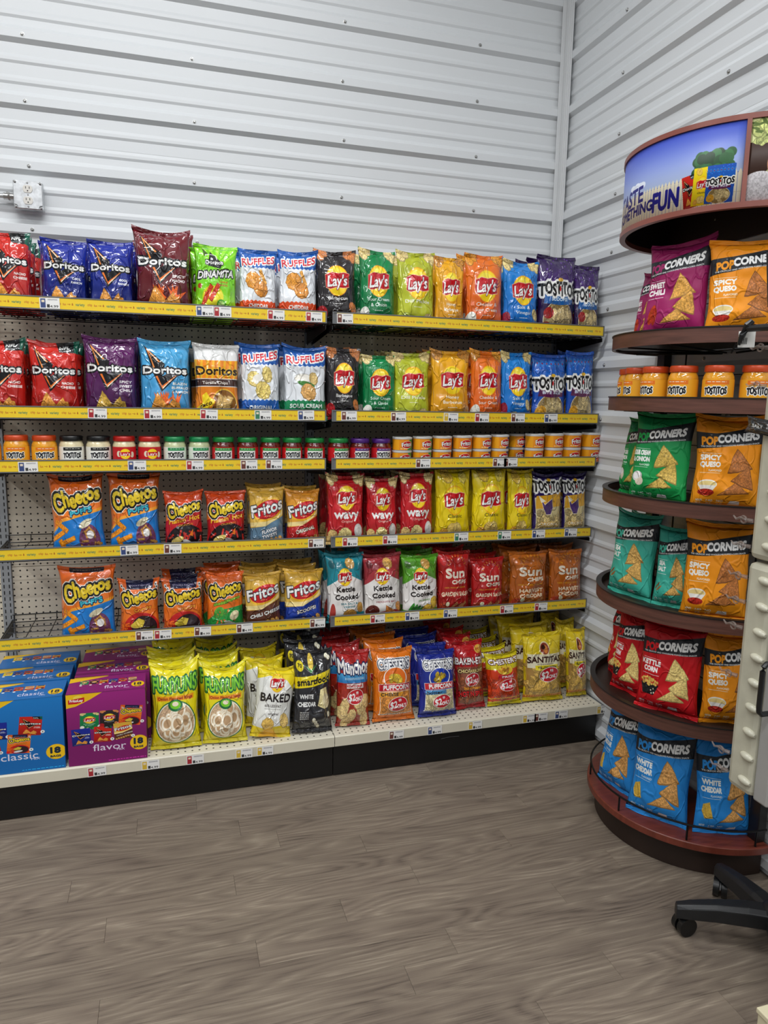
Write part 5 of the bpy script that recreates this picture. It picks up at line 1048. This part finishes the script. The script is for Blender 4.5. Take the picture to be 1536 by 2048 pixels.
JARS = [('queso',-50,3,'at the very outer end'),('queso',6,60,'second from the outer end'),('queso',62,116,'beside the black-lidded jars'),('blanco',117,169,'beside the orange queso'),('blanco',171,223,'beside the red lids'),('onion',224,273,'beside the black lid'),('onion',275,323,'beside the green lids'),
        ('spinach',326,373,'beside the red lid'),('spinach',376,421,'beside the dark salsa'),('salsa',423,470,'beside the pale green jars'),('salsa',473,517,'second of the salsa row'),('salsa',519,562,'middle of the salsa row'),('salsa',563,605,'third before the bay joint'),('salsa',608,650,'just before the bay joint'),
        ('salsa',655,698,'just past the bay joint'),('purple',699,740,'beside the green lid'),('purple',742,782,'beside the dip tins')]
JD = dict(queso='orange queso jar with orange lid', blanco='cream dip jar with black lid', onion='cream onion dip jar with red lid and label', spinach='pale green dip jar with green lid', salsa='dark red salsa jar with green lid', purple='dark red salsa jar with purple lid')
for kind, ul, ur, wh in JARS:
    y = -0.418; x0, x1 = at_y(ul, 895, y).x, at_y(ur, 895, y).x; r = min((x1-x0)/2*0.955, 0.0435)
    zt = at_y((ul+ur)/2, 870+0.010*max(ul, 0), y).z
    jar(kind, (x0+x1)/2, y, zj, JD[kind]+', third shelf, '+wh, 'dip jars on the third shelf', (0.12 if kind not in ('queso',) else 0.1)+random.uniform(-0.28, 0.2), r, zt-zj)
TINS = [('green',783,824),('green',825,863),('orange',864,903),('orange',905,943),('blue',944,981),('blue',982,1016),('blue',1020,1046),('orange',1049,1087),('orange',1089,1124),('orange',1125,1160),('orange',1162,1198)]
TM = {}
def tin(c, x, y, z, r, h, label, rz):
    if c not in TM:
        R = 0.038; H = 0.056
        q = MB(); q.lathe([(R*0.93, 0), (R*0.96, 0.002), (R*0.96, H-0.006), (R*0.9, H-0.004)], 28); body = q.mesh('tin'); body.materials.append(m_upr)
        lab = lathe_uv('label', [(R*0.968, 0.0025), (R*0.968, H-0.0085)], 36, pm('dip_'+c, 0.35), None)
        q = MB(); q.lathe([(R*0.985, H-0.0085), (R, H-0.007), (R, H-0.001), (R*0.97, H), (R*0.9, H-0.0018), (R*0.86, H-0.0018)], 28); lid = q.mesh('lid'); lid.materials.append(m_lid['white'])
        for m_ in (body, lid): m_.polygons.foreach_set('use_smooth', [True]*len(m_.polygons)); m_.set_sharp_from_angle(angle=math.radians(35))
        TM[c] = (body, lab, lid)
    body, lab, lid = TM[c]; o = bpy.data.objects.new('dip_tin', body); COL.objects.link(o); o.location = (x, y, z); o.rotation_euler = (0, 0, rz); o.scale = (r/0.038, r/0.038, h/0.056)
    for nm, mm in (('label', lab), ('lid', lid)): cc = bpy.data.objects.new(nm, mm); COL.objects.link(cc); cc.parent = o
    tag(o, label, 'tin', 'stacked dip tins on the third shelf')
NTH = ['first', 'second', 'third', 'fourth', 'fifth', 'sixth', 'seventh (set back)', 'eighth', 'ninth', 'tenth', 'last']
for i, (c, ul, ur) in enumerate(TINS):
    y = -0.425 if i != 6 else -0.36; x0, x1 = at_y(ul, 895, y).x, at_y(ur, 895, y).x; r = min((x1-x0)/2*0.97, 0.0405)
    if i == 6: r = 0.036
    r = max(r, 0.0)
    zt = at_y((ul+ur)/2, 874-(ul-783)*0.024, y).z if i != 6 else zj+2*hh; hh = (zt-zj)/2
    rz = 0.15+random.uniform(-0.2, 0.15)
    tin(c, (x0+x1)/2, y, zj, r, hh, f'small white-lidded {c}-trimmed dip tin, bottom of {NTH[i]} stack from the purple-lidded jars', rz)
    tin(c, (x0+x1)/2+0.001, y, zj+hh+0.0003, r, hh, f'small white-lidded {c}-trimmed dip tin, top of {NTH[i]} stack from the purple-lidded jars', rz+0.1)

# ---------------------------------------------------------------- half-round snack display against the right wall
KX, KY = 2.250, -1.196
kd = empty('snack_display', (KX, KY, 0)); tag(kd, 'half-round mahogany snack display with six levels and sky-blue header', 'display')
def arc(r, a0=90, a1=270, n=48, k=1.0): return [(r*math.cos(math.radians(a0+(a1-a0)*i/n)), r*math.sin(math.radians(a0+(a1-a0)*i/n))) for i in range(n+1)]
def halfdisc(q, r, z0, z1): q.prism(arc(r), z0, z1)
def ring(q, r0, r1, z0, z1, a0=90, a1=270, n=48):
    o, i_ = arc(r1, a0, a1, n), arc(r0, a0, a1, n)
    vs = [(x,y,z0) for x,y in o]+[(x,y,z1) for x,y in o]+[(x,y,z0) for x,y in i_]+[(x,y,z1) for x,y in i_]; m = n+1; fs = []
    for k in range(n): fs += [(k,k+1,m+k+1,m+k),(2*m+k+1,2*m+k,3*m+k,3*m+k+1),(m+k,m+k+1,3*m+k+1,3*m+k),(k+1,k,2*m+k,2*m+k+1)]
    fs += [(0,m,3*m,2*m),(n,2*m+n,3*m+n,m+n)]; q.add(vs, fs)
q = MB(); halfdisc(q, 0.330, 0.002, 0.090); q.build('kick_base', m_dkbrown, kd, smooth=True)
q = MB(); halfdisc(q, 0.362, 0.090, 0.115); q.build('base_deck', m_redwood, kd, smooth=True, bevel=0.003)
KZ = [1.700, 1.500, 1.190, 0.850, 0.510]
for z in KZ:
    q = MB(); halfdisc(q, 0.362, z-0.034, z-0.022); s_ = q.build('shelf', m_dkbrown, kd, smooth=True)
    q = MB(); ring(q, 0.3625, 0.374, z-0.042, z); q.build('wood_rim', m_woodrim, s_, smooth=True)
    q = MB(); ring(q, 0.358, 0.3765, z+0.0002, z+0.004); q.build('rim_bead', m_pole, s_, smooth=True)
    q = MB()
    for a in (110, 140, 170, 200, 230, 260):
        c, s = math.cos(math.radians(a)), math.sin(math.radians(a)); q.tube([(0.03*c, 0.03*s, z-0.05), (0.355*c, 0.355*s, z-0.042)], 0.003, 6)
    q.build('support_wire', m_blackwire, s_)
q = MB(); q.tube([(x, y, 0.168) for x, y in arc(0.352, 92, 268, 40)], 0.0035, 8)
for a in (112, 150, 190, 228, 262): c, s = math.cos(math.radians(a)), math.sin(math.radians(a)); q.tube([(0.352*c, 0.352*s, 0.116), (0.352*c, 0.352*s, 0.168)], 0.0032, 8)
q.build('guard_rail', m_blackwire, kd)
for yy in (-0.315, 0.315):
    q = MB(); q.box(-0.03, 0.002, yy-0.020, yy+0.020, 0.115, 2.03); q.build('pole', m_pole, kd, bevel=0.002)
q = MB()
for y in (-0.30, -0.2, 0.2, 0.30): q.tube([(-0.012, y, 0.12), (-0.012, y, 2.02)], 0.003, 6)
for z in [0.3+0.08*i for i in range(22)]: q.tube([(-0.014, -0.31, z), (-0.014, 0.31, z)], 0.0018, 5)
q.build('back_grid', m_blackwire, kd)
HZ0, HZ1, HR = 2.021, 2.258, 0.374
hd = MB(); ring(hd, HR-0.014, HR-0.006, HZ0, HZ1, 90, 270); h_o = hd.build('header', m_headin, kd, smooth=True)
q = MB(); ring(q, HR-0.018, HR, HZ0-0.002, HZ0+0.013); ring(q, HR-0.018, HR, HZ1-0.012, HZ1+0.002)
for a in (90.6, 227.2, 269.4): ring(q, HR-0.008, HR, HZ0+0.011, HZ1-0.010, a-0.9, a+0.9, 2)
q.build('header_frame', m_headrim, h_o, smooth=True)
q = MB(); halfdisc(q, HR-0.014, HZ1-0.022, HZ1-0.010); q.build('header_lid', m_headin, h_o)
q = MB(); q.box(-0.002, 0.006, -HR+0.012, HR-0.012, HZ0-0.012, HZ1-0.012); q.build('header_back', m_headin, h_o)
def curved(name, key, a0, a1, parent):
    n = 40; vs, fs, D = [], [], []
    for i in range(n+1):
        a = math.radians(a0+(a1-a0)*i/n)
        for z in (HZ0+0.012, HZ1-0.011): vs.append(((HR-0.0045)*math.cos(a), (HR-0.0045)*math.sin(a), z))
    for i in range(n): fs.append((2*i, 2*i+2, 2*i+3, 2*i+1)); D += [i/n, 0, (i+1)/n, 0, (i+1)/n, 1, i/n, 1]
    me = bpy.data.meshes.new(name); me.from_pydata(vs, [], fs); me.uv_layers.new(name='UVMap').data.foreach_set('uv', D); me.materials.append(pm(key, 0.18, 0.6)); me.polygons.foreach_set('use_smooth', [True]*n)
    o = link(name, me, None, parent); s = o.modifiers.new('t', 'SOLIDIFY'); s.thickness = 0.001; s.offset = -1; o['label'] = 'printed picnic banner panel'
pm('header', 0.42, 0.3); pm('header2', 0.42, 0.3)
curved('header_panel', 'header', 91.6, 226.3, h_o); curved('header_panel', 'header2', 228.1, 268.5, h_o)
# bags on the display: level, design, angle, radius, width, height, extra yaw, where
KB = [(0,'popsweet',152,0.262,0.150,0.235,0,'top level, beside the wall'),(0,'popsweet',190,0.280,0.215,0.300,0,'top level, the larger one'),(0,'popqueso',232,0.280,0.205,0.280,0,'top level'),
      (2,'popsco',148,0.272,0.170,0.262,0,'third level, beside the wall'),(2,'popsco',189,0.286,0.210,0.285,0,'third level, beside the orange one'),(2,'popqueso',232,0.280,0.200,0.285,0,'third level'),
      (3,'popsalt',130,0.275,0.150,0.27,0,'fourth level, nearest the back wall'),(3,'popsalt',166,0.285,0.200,0.29,0,'fourth level, foremost of the teal'),(3,'popsalt',200,0.240,0.120,0.26,6,'fourth level, beside the orange one'),(3,'popqueso',231,0.290,0.195,0.300,0,'fourth level'),
      (4,'popcorn',142,0.280,0.140,0.29,0,'fifth level, nearest the back wall'),(4,'popcorn',172,0.275,0.160,0.29,0,'fifth level, middle one of three'),(4,'popcorn',208,0.285,0.205,0.295,0,'fifth level, the foremost'),(4,'popqueso',247,0.275,0.185,0.29,0,'fifth level'),
      (5,'popwhite',131,0.270,0.150,0.31,0,'bottom level, nearest the back wall'),(5,'popwhite',166,0.282,0.180,0.325,0,'bottom level, second from the back wall'),(5,'popwhite',208,0.290,0.205,0.330,0,'bottom level, third from the back wall'),(5,'popwhite',249,0.282,0.185,0.315,0,'bottom level, nearest the grey cabinet')]
for lv, d, a, r, wd, ht, yw, wh in KB:
    z = (KZ[lv]-0.0218) if lv < 5 else 0.1155; ra = math.radians(a)
    chip_bag(d, KX+r*math.cos(ra), KY+r*math.sin(ra), z, wd, ht, 0.075, DESC[d]+', '+wh+' of the display', 'popped corn bags on the round display', 9 if lv == 5 else 6, 0, a-270+yw+(max(0, 222-a)*0.42))
for i, a in enumerate((128, 147, 166, 185, 204, 223, 242)):
    ra = math.radians(a); rr = 0.305; jar('queso', KX+rr*math.cos(ra), KY+rr*math.sin(ra), KZ[1]-0.0218, 'orange queso jar on the display\'s second level, '+['nearest the back wall', 'second from the back wall', 'third from the back wall', 'middle of the seven', 'third from the cabinet', 'second from the cabinet', 'nearest the cabinet'][i], 'queso jars on the round display', math.radians(a-270), 0.043, 0.118)

# ---------------------------------------------------------------- cabinet at the right edge, chair, box
XC = 1.550
cb_ = empty('merchandiser_cabinet', (XC+0.2, -2.12, 0)); tag(cb_, 'tall grey steel cabinet with speckled beige edge and black handle, near right', 'cabinet')
def cbl(q, name, m, parent=None, **k):
    for i, v in enumerate(q.v): q.v[i] = (v[0]-XC-0.2, v[1]+2.12, v[2])
    return q.build(name, m, parent or cb_, **k)
for z0, z1, nb in ((0.716, 1.183, 9), (1.189, 1.662, 9)):
    q = MB(); q.box(XC, XC+0.10, -2.136, -2.070, z0, z1); pb = cbl(q, 'edge_panel', m_beige, bevel=0.012)
    for k in range(nb):
        z = z0+0.03+(z1-z0-0.06)*k/(nb-1)
        b2 = MB(); prof = [(0.0102*math.sin(math.pi*t/8), -0.021*math.cos(math.pi*t/8)) for t in range(1, 8)]; b2.lathe([(r, zz) for r, zz in prof], 12, (0, 0, 0))
        me = b2.mesh('raised_boss'); o = link('raised_boss', me, m_beige, pb, smooth=True); o.location = (XC-0.001-(XC+0.2), -2.118+2.12, z); o.rotation_euler = (math.pi/2+0.12, 0, 0); o.scale = (0.85, 0.8, 0.75)
q = MB(); q.box(XC+0.004, XC+0.42, -2.172, -2.1365, 0.716, 1.662); cbl(q, 'steel_door', m_greydoor, bevel=0.004)
q = MB(); q.box(XC+0.1, XC+0.42, -2.136, -2.070, 0.716, 1.662); cbl(q, 'cabinet_body', m_greydoor)
q = MB(); q.box(XC+0.33, XC+0.38, -2.13, -2.09, 0.0, 0.716); q.box(XC+0.26, XC+0.44, -2.17, -2.05, 0.0, 0.012); cbl(q, 'post', m_pole)
q = MB(); hz0, hz1 = 0.905, 1.005; hy = -2.158; q.tube([(XC+0.006, hy, hz0), (XC-0.018, hy, hz0), (XC-0.024, hy, hz0+0.006), (XC-0.025, hy, hz0+0.014), (XC-0.025, hy, hz1-0.014), (XC-0.024, hy, hz1-0.006), (XC-0.018, hy, hz1), (XC+0.006, hy, hz1)], 0.0052, 10)
cbl(q, 'handle', m_caster, smooth=True)
for i, z in enumerate((1.590, 1.520, 1.262, 1.211, 1.150, 1.100, 1.047, 0.947, 0.782, 0.742)):
    q = MB(); x = XC-0.003; y = -2.072
    q.tube([(x+0.004, y, z), (x-0.002, y+0.010, z+0.001), (x-0.005, y+0.022, z+0.004), (x-0.004, y+0.034, z-0.001), (x-0.002, y+0.044, z+0.004)], [0.0045, 0.0038, 0.0028, 0.0022, 0.0015], 6)
    q.tube([(x-0.005+0.001*math.cos(t), y+0.014+0.008*math.cos(t), z+0.001+0.007*math.sin(t)) for t in np.linspace(0, 6.283, 12, endpoint=False)], 0.0018, 5, closed=True)
    cbl(q, 'clip_hook', m_hook, smooth=True)
# sign clip and small white tag
tgx, tgy, tgz = 1.520, -2.052, 1.580
tg = empty('tag_clip', (tgx, tgy, tgz)); tag(tg, 'black plastic clip holding a small white price card beside the beige edge', 'clip')
q = MB(); q.tube([(0.002, -0.002, 0.060), (-0.002, 0.004, 0.052), (-0.006, 0.012, 0.034), (-0.008, 0.017, 0.016)], [0.005, 0.008, 0.006, 0.003], 8); q.tube([(0.006, -0.07, 0.044), (-0.001, 0.004, 0.046)], 0.0065, 8); q.build('clip', m_caster, tg, smooth=True)
q = MB(); q.box(-0.013, 0.016, 0.018, 0.0192, 0.012, 0.042); o = q.build('price_card', m_white, tg, bevel=0.0005); o.rotation_euler = (0, 0, math.radians(-38)); o.location = (-0.006, 0.0, 0)
q = MB()
for k in range(5): q.box(-0.009+0.0025*k, -0.0078+0.0025*k, 0.0174, 0.0179, 0.018, 0.030)
q.build('barcode', m_dark, o)
sg = MB(); sg.box(XC-0.004, XC+0.30, -2.150, -2.135, 1.664, 1.70); sg.add([(XC-0.004,-2.060,1.664),(XC-0.004,-2.150,1.664),(XC-0.004,-2.150,1.765),(XC-0.004,-2.044,1.765),(XC+0.012,-2.060,1.664),(XC+0.012,-2.150,1.664),(XC+0.012,-2.150,1.765),(XC+0.012,-2.044,1.765)], [(0,1,2,3),(7,6,5,4),(0,4,5,1),(1,5,6,2),(2,6,7,3),(3,7,4,0)])
tag(sg.build('sign_panel', m_black, bevel=0.002), 'black sloping panel on top of the beige-edged cabinet', 'panel')
pk_ = chip_bag('packet', 1.540, -2.092, 1.428, 0.105, 0.030, 0.010, 'small black seed packet clipped to the beige cabinet edge', None, 0, 6, -90, 1, 'packet')

# swivel chair: five-star base, column, seat
HX, HY = 2.035, -1.800
ch = empty('swivel_chair', (HX, HY, 0)); tag(ch, 'tall black swivel stool with five-star caster base before the round display', 'chair')
tips = [(-0.215, 0.125), (0.022, 0.235), (-0.135, -0.185), (0.10, -0.22), (0.18, 0.03)]
for i, (tx, ty) in enumerate(tips):
    L_ = math.hypot(tx, ty); a = math.atan2(ty, tx)
    prof = [(0.0, 0.045, 0.076, 0.125), (0.3, 0.043, 0.074, 0.124), (0.6, 0.035, 0.068, 0.115), (0.85, 0.030, 0.060, 0.102), (1.0, 0.022, 0.054, 0.092)]
    vs = []; fs = []
    for t_, hw, zl, zh in prof:
        x = t_*(L_+0.012)
        for yy, zz in ((-hw, zl), (-hw*0.95, zh-0.010), (-hw*0.55, zh), (hw*0.55, zh), (hw*0.95, zh-0.010), (hw, zl)): vs.append((x, yy*0.72, zz))
    n6 = 6
    for s in range(len(prof)-1):
        for k in range(n6): fs.append((s*n6+k, (s+1)*n6+k, (s+1)*n6+(k+1) % n6, s*n6+(k+1) % n6))
    fs += [tuple(range(n6)), tuple(range((len(prof)-1)*n6+n6-1, (len(prof)-1)*n6-1, -1))]
    q = MB(); q.add(vs, fs); lg = q.build('leg', m_chair, ch, bevel=0.003); lg.rotation_euler = (0, 0, a)
    q = MB(); ca = [0.5, -0.7, 1.2, 0.2, -0.4][i]; cx_, cy_ = L_-0.006, 0.0
    for s in (-1, 1):
        pts = [( -0.010+0.0275*math.cos(t), 0.0285+0.0275*math.sin(t)) for t in np.linspace(0, 2*math.pi, 20, endpoint=False)]
        def R2(x, y, z): c, sn = math.cos(ca), math.sin(ca); return (cx_+x*c-y*sn, cy_+x*sn+y*c, z)
        y0, y1 = (0.004, 0.020) if s > 0 else (-0.020, -0.004)
        m = len(pts); q.add([R2(x, y0, z) for x, z in pts]+[R2(x, y1, z) for x, z in pts], [tuple(range(m)), tuple(range(2*m-1, m-1, -1))]+[(k, m+k, m+(k+1) % m, (k+1) % m) for k in range(m)])
    q.tube([(cx_, cy_, 0.045), (cx_, cy_, 0.075)], 0.006, 8); q.tube([R2(-0.028, 0, 0.030), R2(-0.018, 0, 0.046), R2(-0.002, 0, 0.052), R2(0.010, 0, 0.044)], 0.0045, 6)
    q.build('caster', m_caster, lg, smooth=True)
q = MB(); q.lathe([(0.042, 0.082), (0.044, 0.118), (0.034, 0.132), (0.026, 0.14), (0.026, 0.45), (0.019, 0.45), (0.019, 0.66), (0.05, 0.665), (0.05, 0.69)], 20); q.build('column', m_chair, ch, smooth=True)
q = MB(); q.lathe([(0.11, 0.69), (0.135, 0.695), (0.15, 0.715), (0.148, 0.745), (0.12, 0.76), (0.05, 0.764)], 32); q.build('seat', m_chair, ch, smooth=True)
# cream carton at the lower right corner
bx_ = empty('cardboard_box', (1.645, -2.123, 0), 0.0); tag(bx_, 'cream cardboard box standing in front of the chair', 'box')
q = MB(); q.box(0, 0.15, -0.16, 0.0, 0, 0.20); q.build('box_body', m_box, bx_, bevel=0.002)
q = MB(); q.box(-0.003, 0.153, -0.163, 0.003, 0.2, 0.212); q.build('lid', m_box, bx_, bevel=0.002)

_seen = {}
for o in list(S.objects):
    if o.parent is None and 'label' in o.keys():
        l = o['label']; n = len(l.split())
        if n > 16 or n < 4: print('LABEL LEN', n, l)
        if l in _seen: print('LABEL DUP', l)
        _seen[l] = 1
